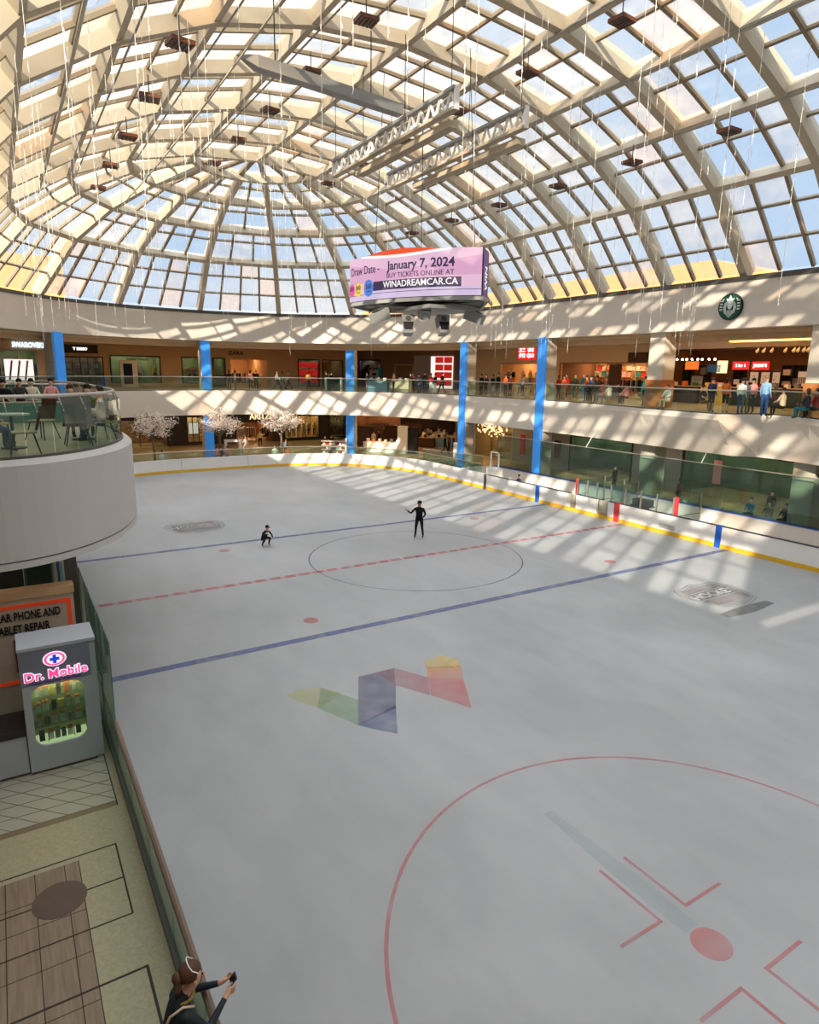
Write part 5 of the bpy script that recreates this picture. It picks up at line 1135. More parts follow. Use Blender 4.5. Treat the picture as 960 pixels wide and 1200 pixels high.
# food court counters, boards, signs
def board(u0, u1, z0, z1, m, label, off=.6, cat='menu board', inner=None):
    t = thing('menu_board', label, cat); mb = MB(); U3.box(mb, U3.s_of(u0), U3.s_of(u1), off, off+.08, z0, z1); mb.build('frame', 'black', t)
    a, b = U3.s_of(u0), U3.s_of(u1); mb = MB(); U3.box(mb, a+.06, b-.06, off+.08, off+.1, z0+.07, z1-.07); mb.build('sheet', m, t)
    if inner:
        for k in range(inner): mb = MB(); U3.box(mb, a+(b-a)*(.14+.74*k/inner), a+(b-a)*(.14+.74*(k+.55)/inner), off+.1, off+.115, z0+.25, z1-.4); mb.build('picture', 'cloth_maroon' if k % 2 else 'cloth_brown', t)
    else:
        for k in range(6): mb = MB(); U3.box(mb, a+.25, b-.25-.2*(k % 2), off+.1, off+.112, z1-.35-.2*k, z1-.29-.2*k); mb.build('text_line', 'cloth_grey', t)
mat('menu_sheet', (196, 192, 186), .5, emit=.15)
for k, (a, b) in enumerate(((885.5, 896.5), (897.5, 909), (910.5, 922))): board(a, b, 7.3, 8.25, 'menu_sheet', 'pale menu board with small print, '+('left', 'middle', 'right')[k]+' of the three below the red signs')
for k, (a, b) in enumerate(((941, 954), (955, 968))): board(a, b, 7.3, 8.3, 'menu_sheet', 'menu board with brown food pictures, '+('left', 'right')[k]+' of two at the right end', inner=5)
board(817, 831, 7.0, 7.95, 'shop_grey', 'plain grey panel beside the hanging light strands', cat='panel')
for (u, txt, lb) in ((877, '2 for 1', 'glowing red food sign with white letters, left of two'), (899.5, "JIMMY'S", 'glowing red food sign with white letters, right of two')):
    sign('food_sign', U3, u, 8.58, txt, .26, 'sign_white', lb, off=.85, backing=(1.12, .5, 'sign_red'), bold=.004)
for (u, w, h, z, m, lb) in ((818, 1.0, .55, 8.6, 'sign_orange', 'glowing orange panel above the food counters by the pillar'), (844, 1.0, .5, 8.4, 'cloth_blue', 'blue picture panel above the yellow counter'), (853.5, .7, .8, 8.5, 'sign_gold', 'amber striped light panel right of the blue picture')):
    a = U3.s_of(u, z); p = U3.P(a, .7); o = MB().box(-w/2, -.04, -h/2, w/2, .04, h/2).build('glowing_sign', m); o.location = (p.x, p.y, z); o.rotation_euler = (0, 0, RW); tag(o, lb, 'light panel')
for k, (u, w, m, it, lb) in enumerate(((803, 2.4, 'shop_dark', ('white', 'orange', 'green'), 'dark food counter right of the wood wrapped pillar'), (842, 1.9, 'cloth_yellow', ('yellow', 'orange', 'white', 'red'), 'bright yellow food counter left of the red signs'), (888, 3.0, 'shop_black', ('white', 'black', 'red', 'grey'), 'black food counter below the red signs'), (942, 2.4, 'shop_black', ('white', 'grey', 'white', 'black'), 'black counter with stacked white cups between the menu boards'))):
    x, y = inW(U3, u, 1.6); counter(x, y, Z2, RW, lb, w=w, h=1.15, m=m, items=it)
for k, u in enumerate((806, 826, 866, 924, 936)):
    x, y = inW(U3, u, -.6); shelf_unit(x, y, Z2, RW, ('white', 'black', 'grey', 'brown', 'green'), 'dark kitchen shelf behind the food counters, '+('first', 'second', 'third', 'fourth', 'fifth')[k]+' from the wood wrapped pillar', w=.7, h=2.5, frame='shop_black')
for u0, u1, h_, lb in ((800, 812, 2.4, 'tall dark brown cabinet beside the wood wrapped pillar'),):
    mb = MB(); U3.box(mb, U3.s_of(u0), U3.s_of(u1), 2.2, 3.0, Z2, Z2+h_); t = thing('cabinet', lb, 'cabinet'); mb.build('body', 'shop_dark', t)
    for s in (0, 1): mb = MB(); a, b = U3.s_of(u0), U3.s_of(u1); m_ = (a+b)/2; U3.box(mb, (a if s == 0 else m_)+.03, (m_ if s == 0 else b)-.03, 3.0, 3.03, Z2+.1, Z2+h_-.1); mb.build('door', 'shop_black', t)
# track lights and amber cove in the right gallery
t = thing('track_light', 'black rail of white spot lamps hanging over the food counters', 'track light'); mb = MB(); U3.box(mb, U3.s_of(884, 9.6), U3.s_of(975, 9.6), 2.0, 2.06, 9.62, 9.68); mb.build('track', 'charcoal', t)
for u in (890, 897, 906, 922, 933, 938, 944, 950, 958): a = U3.s_of(u, 9.5, 2.0); p = U3.P(a, 2.03); MB().tube([(p.x, p.y, 9.62), (p.x-.06, p.y, 9.5), (p.x-.2, p.y, 9.36)], [.02, .07, .09], 8).build('spot_lamp', 'white', t)
for u in (893, 915, 936, 955): a = U3.s_of(u, 9.6, 2.0); p = U3.P(a, 2.03); MB().tube([(p.x, p.y, 9.65), (p.x, p.y, Z3)], .012, 4).build('hanger', 'steel_grey', t)
t = thing('track_light', 'row of small bright spot lamps right of the cream pillar on the upper gallery', 'track light'); mb = MB(); U3.box(mb, U3.s_of(786, 9.0), U3.s_of(845, 9.0), 3.0, 3.06, 9.0, 9.06); mb.build('track', 'charcoal', t)
for u in (788, 794, 800, 806, 812, 818, 824, 831, 838): a = U3.s_of(u, 9, 3.0); p = U3.P(a, 3.03); MB().ball((p.x, p.y, 8.94), .06, 6, 4).build('lamp', 'lamp_white', t)
for lb, (u0, u1, z) in (('long glowing amber strip lamp high over the food counters', (888, 980, 9.9)), ('short glowing amber strip lamp left of the cream pillar', (684, 712, 9.9))):
    mb = MB(); U3.box(mb, U3.s_of(u0, z), U3.s_of(u1, z), 2.6 if u0 > 800 else 5, 3.1 if u0 > 800 else 5.3, z+.06, z+.15); tag(mb.build('strip_lamp', 'lamp_amber'), lb, 'lamp')
# ---------------- ceiling lamps over the walkways, added fill lamps over the right concourse
lampsU = []
for k, (u, o_) in enumerate([(100, 4), (170, 4), (230, 4.5), (290, 4.5), (350, 4.5), (440, 4), (500, 4), (570, 4), (620, 4), (680, 4), (730, 4.5), (800, 5), (850, 5), (900, 5), (950, 5), (1010, 4)]):
    x, y, n = along(u, o_, Z3); o = MB().disc((0, 0, 0), .42, n=20).build('ceiling_lamp', 'lamp_warm'); o.location = (x, y, Z3-.01); tag(o, 'round warm ceiling lamp over the upper gallery walkway', 'ceiling lamp', 'round lamps over the upper walkway')
for k, (u, o_) in enumerate([(100, 4), (170, 4), (230, 4.5), (290, 4.5), (350, 4.5), (440, 4), (500, 4), (570, 4), (440, 12), (500, 12), (470, 18)]):
    x, y, n = along(u, o_, Z2B); o = MB().disc((0, 0, 0), .42, n=20).build('ceiling_lamp', 'lamp_warm'); o.location = (x, y, Z2B-.01); tag(o, 'round warm ceiling lamp over the ground floor walkway', 'ceiling lamp', 'round lamps over the ground walkway')
for y in (-9, -6, -3, 0, 3, 6, 9, 12):  # lamps added to brighten the dim concourse
    o = MB().disc((0, 0, 0), .3, n=18).build('ceiling_lamp', 'lamp_white'); o.location = (20.5, y, Z2B-.01); tag(o, 'added round fill lamp over the concourse behind the green glass screen', 'ceiling lamp', 'added fill lamps over the right concourse')
# ================================================================ GROUND FLOOR SHOPS
G1 = Wall((-28, 45), (18.6, 45), Z1, Z2B); ops = []
shopU(G1, 60, 196, 0, 2.7, 'dark wide storefront with orange garments at the left of the ground floor', inner='shop_brown', frame='black', lamps=4, posts=3)
shopU(G1, 219, 240, .3, 2.9, 'arched looking window with black bars left of the blue pillar on the ground floor', inner='shop_beige', frame='black', lamps=1, posts=2, depth=2)
shopU(G1, 276, 320, 0, 2.2, 'open fashion store entrance below gold letters on the ground floor', inner='shop_brown', frame='dark_wood', glass=False, lamps=3, depth=6)
shopU(G1, 333, 374, .3, 2.75, 'ground floor fashion shop window with white dressed mannequins', inner='shop_amber', frame='black', lamps=2, depth=2.5)
shopU(G1, 386, 404, 0, 2.8, 'dark shop window of tall figures left of the far blue pillar, ground floor', inner='shop_dark', frame='black', lamps=1, depth=2)
storewall('wall_lower_far', G1, ops, 'charcoal'); rear('wall_lower_far_rear', G1, 7, 'shop_dark')
sign('store_sign', G1, 308, 3.02, 'ARITZIA', .86, 'sign_gold', 'glowing gold letters over the ground floor fashion store', off=.1, sx=.92, bold=.012)
for k, (u, c, b_) in enumerate(((339, 'white', 'black'), (344, 'black', 'black'), (350, 'cream', 'white'), (356, 'white', 'beige'), (362, 'beige', 'brown'), (368, 'yellow', 'black'))):
    x, y = inW(G1, u, -.9); mannequin(x, y, Z1+.3, PI, c, b_, c+' topped mannequin in the ground floor fashion window, '+('first', 'second', 'third', 'fourth', 'fifth', 'sixth')[k]+' from left')
for k, (u, c) in enumerate(((389, 'cream'), (393, 'beige'), (397, 'white'), (401, 'beige'))):
    x, y = inW(G1, u, -.6); mannequin(x, y, Z1+.3, PI, c, 'brown', 'pale tall mannequin in the dark window by a blue pillar, '+('first', 'second', 'third', 'fourth')[k]+' from left', 2.1)
for k, (u, c) in enumerate(((168, ('orange', 'yellow')), (178, ('black', 'brown')), (190, ('orange', 'brown')), (280, ('white', 'beige')), (294, ('brown', 'cream')), (312, ('black', 'cream')))):
    x, y = inW(G1, u, -2.2); garment_rack(x, y, Z1, 0, c, 'rack of '+' and '.join(c)+(' clothes in the dark ground floor store at left' if u < 200 else ' clothes inside the gold lettered store'))
x, y = inW(G1, 227, -.6); t = thing('picture', 'pale lit picture behind the barred ground floor window', 'picture', (x, y, 1.9)); MB().box(-.5, -.03, -.5, .5, .03, .6).build('canvas', 'poster_glow', t); MB().box(-.56, 0, -.56, .56, .05, .66).build('frame', 'dark_wood', t)
# open hall on the right of the far blue pillar
G2 = Wall((19, 62), (40, 40), Z1, Z2B); ops = []
shopU(G2, 418, 470, 0, 2.6, 'dim back wall of the open store seen past the white counter', inner='shop_brown', frame='dark_wood', glass=False, lamps=3, depth=4, lamp='lamp_warm')
storewall('wall_lower_corner', G2, ops, 'wall_brown')
mb = MB(); mb.prism([(18.7, 36), (50, 18), (50, 60), (18.7, 62)], Z1+.0, Z1+.012); struct('floor_store', mb, 'wood_floor') 
G3 = Wall((23.5, 30), (23.5, -31), Z1, Z2B); ops = []
shopU(G3, 556, 600, 0, 3.1, 'warm lit shopfront with golden blossom lamps behind the right blue pillars', inner='shop_amber', frame='concrete', glass=True, lamps=3, depth=5)
shopU(G3, 668, 740, 0, 2.9, 'dim shopfront behind the green glass screen left of the middle column', inner='shop_teal', frame='black', lamps=2, depth=4)
shopU(G3, 800, 940, 0, 2.9, 'dim shopfront behind the green glass screen with a pinkish poster', inner='shop_teal', frame='black', lamps=3, depth=4)
storewall('wall_lower_right', G3, ops, 'shop_grey'); rear('wall_lower_right_rear', G3, 6, 'shop_dark')
mb = MB(); G3.box(mb, G3.s_of(836), G3.s_of(846), .03, .08, Z1+.9, Z1+2.4); tag(mb.build('poster', 'cloth_pink'), 'pinkish poster on the dim wall behind the green glass screen', 'poster')
mb = MB(); G3.box(mb, G3.s_of(650), G3.s_of(657), .03, .08, Z1+.9, Z1+2.3); tag(mb.build('poster', 'cloth_maroon'), 'dull red poster behind the green glass right of the last blue pillar', 'poster')
mb = MB(); G3.box(mb, G3.s_of(610), G3.s_of(616), .03, .08, Z1+.7, Z1+2.4); tag(mb.build('poster', 'cloth_red'), 'red poster behind the glass between the two right blue pillars', 'poster')
# golden blossom lamp
x, y = inW(G3, 576, 1.7); t = thing('blossom_lamp', 'golden glowing blossom tree lamp in front of the warm lit shopfront', 'lamp', (x, y, Z1)); MB().tube([(0, 0, 0), (0, 0, 1.9), (.1, .1, 2.3)], [.09, .06, .03], 6).build('stem', 'dark_wood', t)
r = random.Random(3); mb = MB()
for k in range(70): a = r.uniform(0, 6.3); ra = 1.3*math.sqrt(r.random()); mb.ball((ra*math.cos(a), ra*math.sin(a), 2.7+r.uniform(-.5, .5)), r.uniform(.05, .1), 5, 3)
mb.build('blossoms', 'sign_gold', t)
# concourse benches behind the glass
for k, (y0, y1) in enumerate(((-6.5, -2.6), (-2.2, 0.6), (3.0, 7.5))):
    t = thing('glass_bench', 'long pale green bench behind the glass screen, '+('nearest the right edge', 'in front of the middle column', 'left of the middle column')[k], 'bench', (18.2, 0, Z1))
    MB().box(0, y0, .40, .55, y1, .46).build('seat', 'teal_bench', t); MB().box(-.6, y0, .12, -.1, y1, .2).build('foot_step', 'teal_bench', t)
    for yy in (y0+.3, (y0+y1)/2, y1-.3): MB().box(.05, yy-.04, 0, .5, yy+.04, .4).build('leg', 'steel_grey', t)
# ---------------- counters and kiosks on the ground floor
def at(u, o_, z): x, y, n = along(u, o_, z); return x, y, face_to(-n[0], -n[1])
x, y, a = at(448, 5.2, 1.2); t = counter(x, y, Z1, a, 'long white kiosk counter stacked with white boxed goods on the ground floor', w=3.6, d=1.2, h=.95, m='white', top='white', items=('white', 'grey', 'cream', 'white', 'orange', 'white'))
for k in range(9): MB().box(-1.7+k*.38, -.66, .15, -1.45+k*.38, -.62, .4).build('front_tag', 'cloth_grey', t)
for k in range(9): MB().box(-1.7+k*.38, -.66, .55, -1.45+k*.38, -.62, .8).build('front_tag', 'cloth_grey', t)
x, y, a = at(471, 4.8, 1.2); t = thing('display_tower', 'white lit advertising tower at the right end of the white kiosk', 'advertising tower', (x, y, Z1), a); MB().box(-.42, -.3, .0, .42, .3, 2.6).build('body', 'white', t); MB().box(-.3, -.33, .8, .3, -.3, 2.3).build('poster', 'poster_glow', t)
x, y, a = at(484, 5.2, 1.2); shelf_unit(x, y, Z1, a, ('blue', 'white', 'black', 'navy'), 'black shelf of blue and white boxes right of the advertising tower', w=1.1, h=2.4, frame='black')
for k, (u, o_, c) in enumerate(((497, 11, 'brown'), (508, 13, 'beige'), (520, 12, 'lightblue'), (494, 17, 'grey'), (512, 18, 'white'), (530, 15, 'beige'))):
    x, y, a = at(u, o_, 1.2); counter(x, y, Z1, a, ('low brown', 'low beige', 'pale blue topped', 'distant grey', 'distant white', 'right hand beige')[k]+' sales counter in the open ground floor store', w=2.6, h=1.0, m='cloth_'+c, items=('white', c, 'black', 'white'))
for k, (u, o_) in enumerate(((430, 10), (446, 14), (462, 12), (486, 15), (505, 22), (525, 22))):
    x, y, a = at(u, o_, 1.2); shelf_unit(x, y, Z1, a, ('beige', 'brown', 'white', 'maroon'), 'brown goods shelf in the open ground floor store, '+('first', 'second', 'third', 'fourth', 'fifth', 'sixth')[k]+' from left', w=1.8, h=2.0, frame='dark_wood')
x, y, a = at(392, 1.5, 1.2); t = thing('sale_rack', 'white rack of goods with a tall end post left of the far blue pillar', 'rack', (x, y, Z1), a); MB().box(-1.25, -.3, 0, -1.05, .3, 1.55).build('end_post', 'white', t)
for k in range(4): MB().box(-1.05, -.25, .1+.38*k, 1.2, .25, .16+.38*k).build('shelf', 'white', t); [loose(MB().box(-1.0+.3*j, -.2, .16+.38*k, -.78+.3*j, .2, .36+.38*k).build('sale_item', 'cloth_'+c), t, c+' item on the white rack left of the far blue pillar', 'item', c+' items on the white rack') for j in range(7) for c in [('white', 'red', 'cream')[(j+k) % 3]]] if k < 3 else None
x, y, a = at(536, 1.0, 1.2); t = thing('notice_board', 'white notice board standing left of the right blue pillar', 'notice board', (x, y, Z1), a); MB().box(-.5, -.04, .35, .5, .04, 1.9).build('panel', 'white', t); [MB().box(s*.4-.03, -.03, 0, s*.4+.03, .03, .35).build('leg', 'steel_grey', t) for s in (-1, 1)]; MB().box(-.38, -.05, 1.1, .38, -.04, 1.7).build('sheet', 'menu_sheet', t)
x, y, a = at(272, .9, 1.2); t = thing('arch_stand', 'white doorway shaped stand right of the far middle blue pillar', 'stand', (x, y, Z1), a)
for s in (-1, 1): MB().box(s*.62-.1, -.25, 0, s*.62+.1, .25, 1.3).build('side_post', 'white', t)
MB().box(-.72, -.25, 1.3, .72, .25, 1.5).build('top_board', 'white', t)
# ---------------- blossom trees and planters
def planter_bench(u, o_, label, w=2.2):
    x, y, a = at(u, o_, .6); t = thing('planter_bench', label, 'bench', (x, y, Z1), a)
    MB().box(-w/2, -.35, 0, w/2, .35, .38).build('base', 'teal_bench', t); MB().box(-w/2-.05, -.4, .38, w/2+.05, .4, .46).build('seat', 'cloth_teal', t); return x, y, a
for u, lb in ((182, 'teal box bench under the left blossom tree'), (256, 'teal box bench crowded with seated people under the middle blossom tree'), (330, 'teal box bench under the right blossom tree')): planter_bench(u, -2.9, lb)
def tree_mesh(seed):
    r = random.Random(seed); tr = MB(); tips = []
    tr.tube([(0, 0, 0), (.03, .02, .9), (-.03, .03, 1.8), (0, 0, 2.4)], [.12, .1, .09, .08], 7)
    for k in range(14):
        a = 2*PI*k/7+r.uniform(-.3, .3); up = k >= 7; L = r.uniform(.5, .9) if up else r.uniform(1.1, 1.55); z0 = r.uniform(1.9, 2.4); hgt = r.uniform(1.7, 2.1) if up else r.uniform(.9, 1.3)
        p = [(0, 0, z0), (L*.45*math.cos(a), L*.45*math.sin(a), z0+hgt*.5), (L*math.cos(a), L*math.sin(a), z0+hgt)]
        tr.tube(p, [.05, .035, .012], 5); tips.append(p)
        for j in range(3):
            b = a+r.uniform(-.9, .9); q0 = Vector(p[1]).lerp(Vector(p[2]), r.random()); q1 = q0+Vector((.5*math.cos(b), .5*math.sin(b), r.uniform(-.15, .4))); tr.tube([q0, q1], [.02, .008], 4); tips.append([q0, q0, q1])
    fo = MB()
    for p in tips:
        for j in range(34):
            c = Vector(p[1]).lerp(Vector(p[2]), r.uniform(.1, 1.1))+Vector((r.gauss(0, .2), r.gauss(0, .2), r.gauss(0, .16))); s = r.uniform(.04, .08)
            a, b = r.uniform(0, 6.3), r.uniform(-.6, .6); u_ = Vector((math.cos(a), math.sin(a), b)).normalized()*s; v_ = u_.cross(Vector((r.uniform(-1, 1), r.uniform(-1, 1), 1))).normalized()*s; w_ = u_.cross(v_).normalized()*s*.5
            fo.add([c-u_, c-v_, c+u_, c+v_, c+w_, c-w_], [(0, 1, 4), (1, 2, 4), (2, 3, 4), (3, 0, 4), (1, 0, 5), (2, 1, 5), (3, 2, 5), (0, 3, 5)])
    return tr.mesh('trunk', ['bark']), fo.mesh('blossom', ['blossom'])
mat('bark', (118, 100, 86), .8, var=.2); mat('blossom', (238, 222, 208), .7, var=.12, scale=2)
for k, (u, lb) in enumerate(((182, 'white blossom tree at the left of the far ground floor walkway'), (259, 'white blossom tree overlapping the far middle blue pillar'), (330, 'white blossom tree right of the gold letter sign'))):
    x, y, n = along(u, -2.0, 1.5); t = thing('blossom_tree', lb, 'tree', (x, y, Z1), k*1.7, scale=1.0); a, b = tree_mesh(20+k); link('trunk', a, t); link('blossom', b, t); MB().prism([(.4*math.cos(PI*j/4), .4*math.sin(PI*j/4)) for j in range(8)], 0, .35).build('pot', 'charcoal', t)
for (u, o_, tp, lb) in ((190, -2.85, 'white', 'person in white sitting at the right end of the left teal bench'), (254, -2.85, 'pink', 'person in pink sitting on the middle teal bench, left one'), (260, -2.85, 'maroon', 'person in maroon sitting on the middle teal bench between others'), (266, -2.85, 'pink', 'person in pale red sitting at the right end of the middle teal bench'),
        (323.5, -2.85, 'cream', 'person in cream sitting at the left end of the right teal bench'), (336.5, -2.85, 'orange', 'person in orange sitting at the right end of the right teal bench'), (334, -1.0, 'grey', 'person in grey standing behind the right teal bench')):
    if 'standing' in lb: pu(u, o_, G, lb, top=tp, bottom='black', face='in')
    else: x, y, a = at(u, o_, .8); person(x, y, Z1+.02, a, 'sit', tp, 'black', lb, hair='long' if tp in ('pink', 'cream') else 'short')
# ================================================================ LEFT WALKWAY FLOOR INLAYS
FL_ = bpy.data.objects['floor']
mat('terrazzo2', (168, 160, 130), .45, var=.28, scale=22); mat('stone_tile', (176, 172, 156), .4, var=.06, scale=4); mat('stone_brown', (138, 120, 100), .4, var=.5, scale=2.2); mat('joint', (48, 40, 32), .6); mat('bronze_plate', (96, 78, 68), .4, var=.15, scale=8); mat('band_brown', (128, 112, 90), .4, var=.2, scale=9)
def inlay(name, x0, y0, x1, y1, m, z=.302): return MB().box(x0, y0, z-.004, x1, y1, z).build(name, m, FL_)
m_ = mat('stone_brown', (0, 0, 0)); nt_ = m_.node_tree
for nn in nt_.nodes:
    if nn.type == 'TEX_NOISE':
        mp_ = nt_.nodes.new('ShaderNodeMapping'); mp_.inputs['Scale'].default_value = (9, .7, 1); tc_ = [q for q in nt_.nodes if q.type == 'TEX_COORD'][0]; nt_.links.new(tc_.outputs['Object'], mp_.inputs['Vector']); nt_.links.new(mp_.outputs[0], nn.inputs['Vector'])
inlay('terrazzo_field', -30, -30, -13.53, -11.86, 'terrazzo2'); inlay('terrazzo_edge', -13.69, -11.86, -13.53, -2, 'terrazzo2', .303)
inlay('stone_tile_field', -30, -11.72, -13.69, 6, 'stone_tile', .303); inlay('brown_band', -30, -11.86, -13.69, -11.72, 'band_brown', .304)
inlay('joint_line', -13.70, -11.86, -13.68, -2, 'joint', .305)
mb = MB()
for k in range(30):
    for (a, b) in (((-19.5+.42*k, -11.72), (-19.5+.42*k-2.3, -11.72+2.3)),):
        a = (min(a[0], 0), a[1]); p, q = Vector(a), Vector(b)
        if p.x > -13.7: t_ = (-13.7-p.x)/(q.x-p.x); p = p.lerp(q, t_)
        if p.x <= -13.69 and q.x < p.x: mb.beam((p.x, p.y, .303), (q.x, q.y, .303), .012, .008)
for k in range(7): y = -11.72+.36*k; mb.beam((-19, y, .303), (-13.7, y, .303), .012, .008)
mb.build('tile_joints', 'band_brown', FL_)
for (x0, x1) in ((-20, -14.42),):
    inlay('stone_plank_field', x0, -19, x1, -13.0, 'stone_brown', .304)
mb = MB()
for x in (-14.42, -14.62, -15.02, -15.4, -15.8): mb.box(x-.006, -19, .30, x+.006, -13.0, .306)
for y in (-13.6, -14.1, -14.9, -15.7, -16.4): mb.box(-20, y-.005, .30, -14.42, y+.005, .306)
mb.build('plank_joints', 'joint', FL_)
mb = MB()
for y in (-12.89, -13.72, -14.51): mb.box(-20, y-.011, .30, -13.86, y+.011, .307)
mb.box(-13.88, -14.51, .30, -13.855, -12.89, .307)
mb.box(-20, -15.52, .30, -13.84, -15.49, .307); mb.box(-13.87, -18.5, .30, -13.835, -15.5, .307); mb.box(-20, -16.45, .3, -13.86, -16.43, .307)
mb.build('inlay_lines', 'joint', FL_)
MB().prism([(-14.73+.36*math.cos(PI*k/20), -13.72+.36*math.sin(PI*k/20)) for k in range(40)], .30, .309).build('round_floor_plate', 'bronze_plate', FL_)
# ================================================================ PHONE REPAIR KIOSK
mat('kiosk_grey', (176, 182, 190), .5, var=.03); mat('kiosk_head', (122, 128, 142), .5); mat('sign_panel', (196, 178, 158), .6, var=.06, scale=2); mat('sign_border', (206, 62, 24), .5, emit=.25); mat('kiosk_glow', (226, 228, 176), .6, emit=1.0); mat('kiosk_lamp', (250, 240, 190), .6, emit=14); mat('kiosk_inside', (160, 160, 120), .6); mat('neon_pink', (244, 70, 130), .4, emit=1.0); mat('neon_white', (236, 226, 246), .4, emit=.95); mat('neon_blue', (30, 70, 190), .4, emit=.7)
kx0, kx1, ky, kb, zt_ = -14.94, -13.78, -10.15, -9.3, 2.85
K = thing('repair_kiosk', 'grey phone repair kiosk with a lit rounded display window beside the glass screen', 'kiosk', (0, 0, 0))
mb = MB()   # front with a rounded opening
wx0, wx1, wz0, wz1, rr = -14.81, -13.93, .84, 2.06, .2
def rrect(x0, x1, z0, z1, r, n=6):
    P = []
    for cx, cz, a0 in ((x1-r, z1-r, 0), (x0+r, z1-r, PI/2), (x0+r, z0+r, PI), (x1-r, z0+r, 1.5*PI)):
        for k in range(n+1): a = a0+PI/2*k/n; P.append((cx+r*math.cos(a), cz+r*math.sin(a)))
    return P
inn = rrect(wx0, wx1, wz0, wz1, rr); cxm, czm = (kx0+kx1)/2, (wz0+wz1)/2
out = []
for (x, z) in inn:
    dx, dz = x-(wx0+wx1)/2, z-czm; s = min(((kx1-(wx0+wx1)/2) if dx > 0 else ((wx0+wx1)/2-kx0))/max(abs(dx), 1e-6), ((2.12-czm) if dz > 0 else (czm-.36))/max(abs(dz), 1e-6)); out.append(((wx0+wx1)/2+dx*s, czm+dz*s))
n = len(inn)
for (yy, fl) in ((ky, 1),):
    mb.add([(x, yy, z) for x, z in inn]+[(x, yy, z) for x, z in out]+[(x, yy+.05, z) for x, z in inn], [(k, (k+1) % n, n+(k+1) % n, n+k) for k in range(n)]+[(k, 2*n+k, 2*n+(k+1) % n, (k+1) % n) for k in range(n)])
for (x0, x1, z0, z1) in ((kx0, kx1, .36, wz0-.0),): pass
corners = [(kx0, .36), (kx1, .36), (kx1, 2.12), (kx0, 2.12)]
mb.build('front_panel', 'kiosk_grey', K)
bk = MB(); bk.box(kx0, ky+.01, .36, kx0+.04, kb, zt_-.07); bk.box(kx1-.04, ky+.01, .36, kx1, kb, zt_-.07); bk.box(kx0, kb-.04, .36, kx1, kb, zt_-.07); bk.box(kx0, ky+.06, .36, kx1, kb, .8); bk.build('side_panels', 'kiosk_grey', K)
for cx_, cz_ in corners: pass
MB().box(kx0-.01, ky-.012, 2.10, kx1+.0, ky+.03, zt_-.06).build('header_panel', 'kiosk_head', K)
MB().box(kx0-.02, ky-.03, zt_-.06, kx1+.11, kb, zt_).build('top_panel', 'kiosk_grey', K)
MB().box(kx0+.03, ky+.03, Z1, kx1-.03, kb-.02, .36).build('plinth', 'bronze_plate', K)
MB().box(kx1, ky+.02, .36, kx1+.1, kb, zt_-.06).build('right_fin', 'kiosk_grey', K)
MB().box(wx0-.02, ky+.45, wz0-.1, wx1+.02, ky+.47, wz1+.05).build('inner_back', 'kiosk_inside', K)
MB().box(wx0, ky+.06, wz0-.02, wx1, ky+.45, wz0+.03).build('lit_floor', 'kiosk_glow', K)
MB().box(wx0, ky+.08, wz1-.01, wx1, ky+.4, wz1+.02).build('lit_top', 'kiosk_lamp', K)
for z in (1.18, 1.48, 1.78): MB().box(wx0, ky+.1, z, wx1, ky+.42, z+.012).build('glass_shelf', 'shop_glass', K)
for x in (-14.6, -14.16): MB().box(x-.008, ky+.1, wz0, x+.008, ky+.12, wz1).build('shelf_upright', 'steel_grey', K)
MB().box(wx0, ky+.045, wz0, wx1, ky+.05, wz1).build('window_glass', 'shop_glass', K)
rk = random.Random(5)
for z in (.87, 1.192, 1.492, 1.792):
    x = wx0+.06
    while x < wx1-.1:
        w_ = rk.uniform(.07, .11); h_ = rk.uniform(.14, .22); c = rk.choice(('white', 'cream', 'orange', 'yellow', 'white', 'grey', 'black')); o = MB().box(x, ky+.16, z, x+w_, ky+.22, z+h_).build('boxed_accessory', 'cloth_'+c); rw = {.87: 'lowest', 1.192: 'second', 1.492: 'third', 1.792: 'top'}[z]; tag(o, c+' boxed phone accessory on the '+rw+' shelf of the lit kiosk window', 'phone accessory', c+' accessories on the '+rw+' kiosk shelf')
        if c in ('white', 'cream'): MB().box(x, ky+.155, z+h_*.75, x+w_, ky+.225, z+h_+.005).build('orange_flap', 'cloth_orange', o)
        x += w_+rk.uniform(.02, .06)
fx = (0, -1, 0)
L = text_on('neon_letters', 'Dr. Mobile', .235, (-14.37, ky-.03, 2.27), (1, 0, 0), fx, 'neon_pink', K, .02, .004, sx=1.02)
text_on('neon_letters_glow', 'Dr. Mobile', .235, (-14.37, ky-.02, 2.27), (1, 0, 0), fx, 'neon_white', K, .01, .016, sx=1.02)
text_on('small_lettering', 'Cellular Phone and Tablet Repair', .062, (-14.37, ky-.02, 2.135), (1, 0, 0), fx, 'sb_navy', K, .005, .003)
mb = MB(); mb.disc((0, 0, 0), .15, n=30, r0=.115); o = mb.build('round_emblem_ring', 'neon_pink', K); o.location = (-14.37, ky-.03, 2.56); o.rotation_euler = (PI/2, 0, 0); o.scale = (1.15, .85, 1)
mb = MB(); mb.disc((0, 0, 0), .17, n=30); o = mb.build('round_emblem', 'neon_white', K); o.location = (-14.37, ky-.02, 2.56); o.rotation_euler = (PI/2, 0, 0); o.scale = (1.15, .85, 1)
MB().box(-14.45, ky-.04, 2.53, -14.29, ky-.03, 2.59).box(-14.40, ky-.04, 2.475, -14.34, ky-.03, 2.645).build('blue_cross', 'neon_blue', K)
C_ = thing('kiosk_counter', 'low white counter with a dark top left of the grey phone repair kiosk', 'counter')
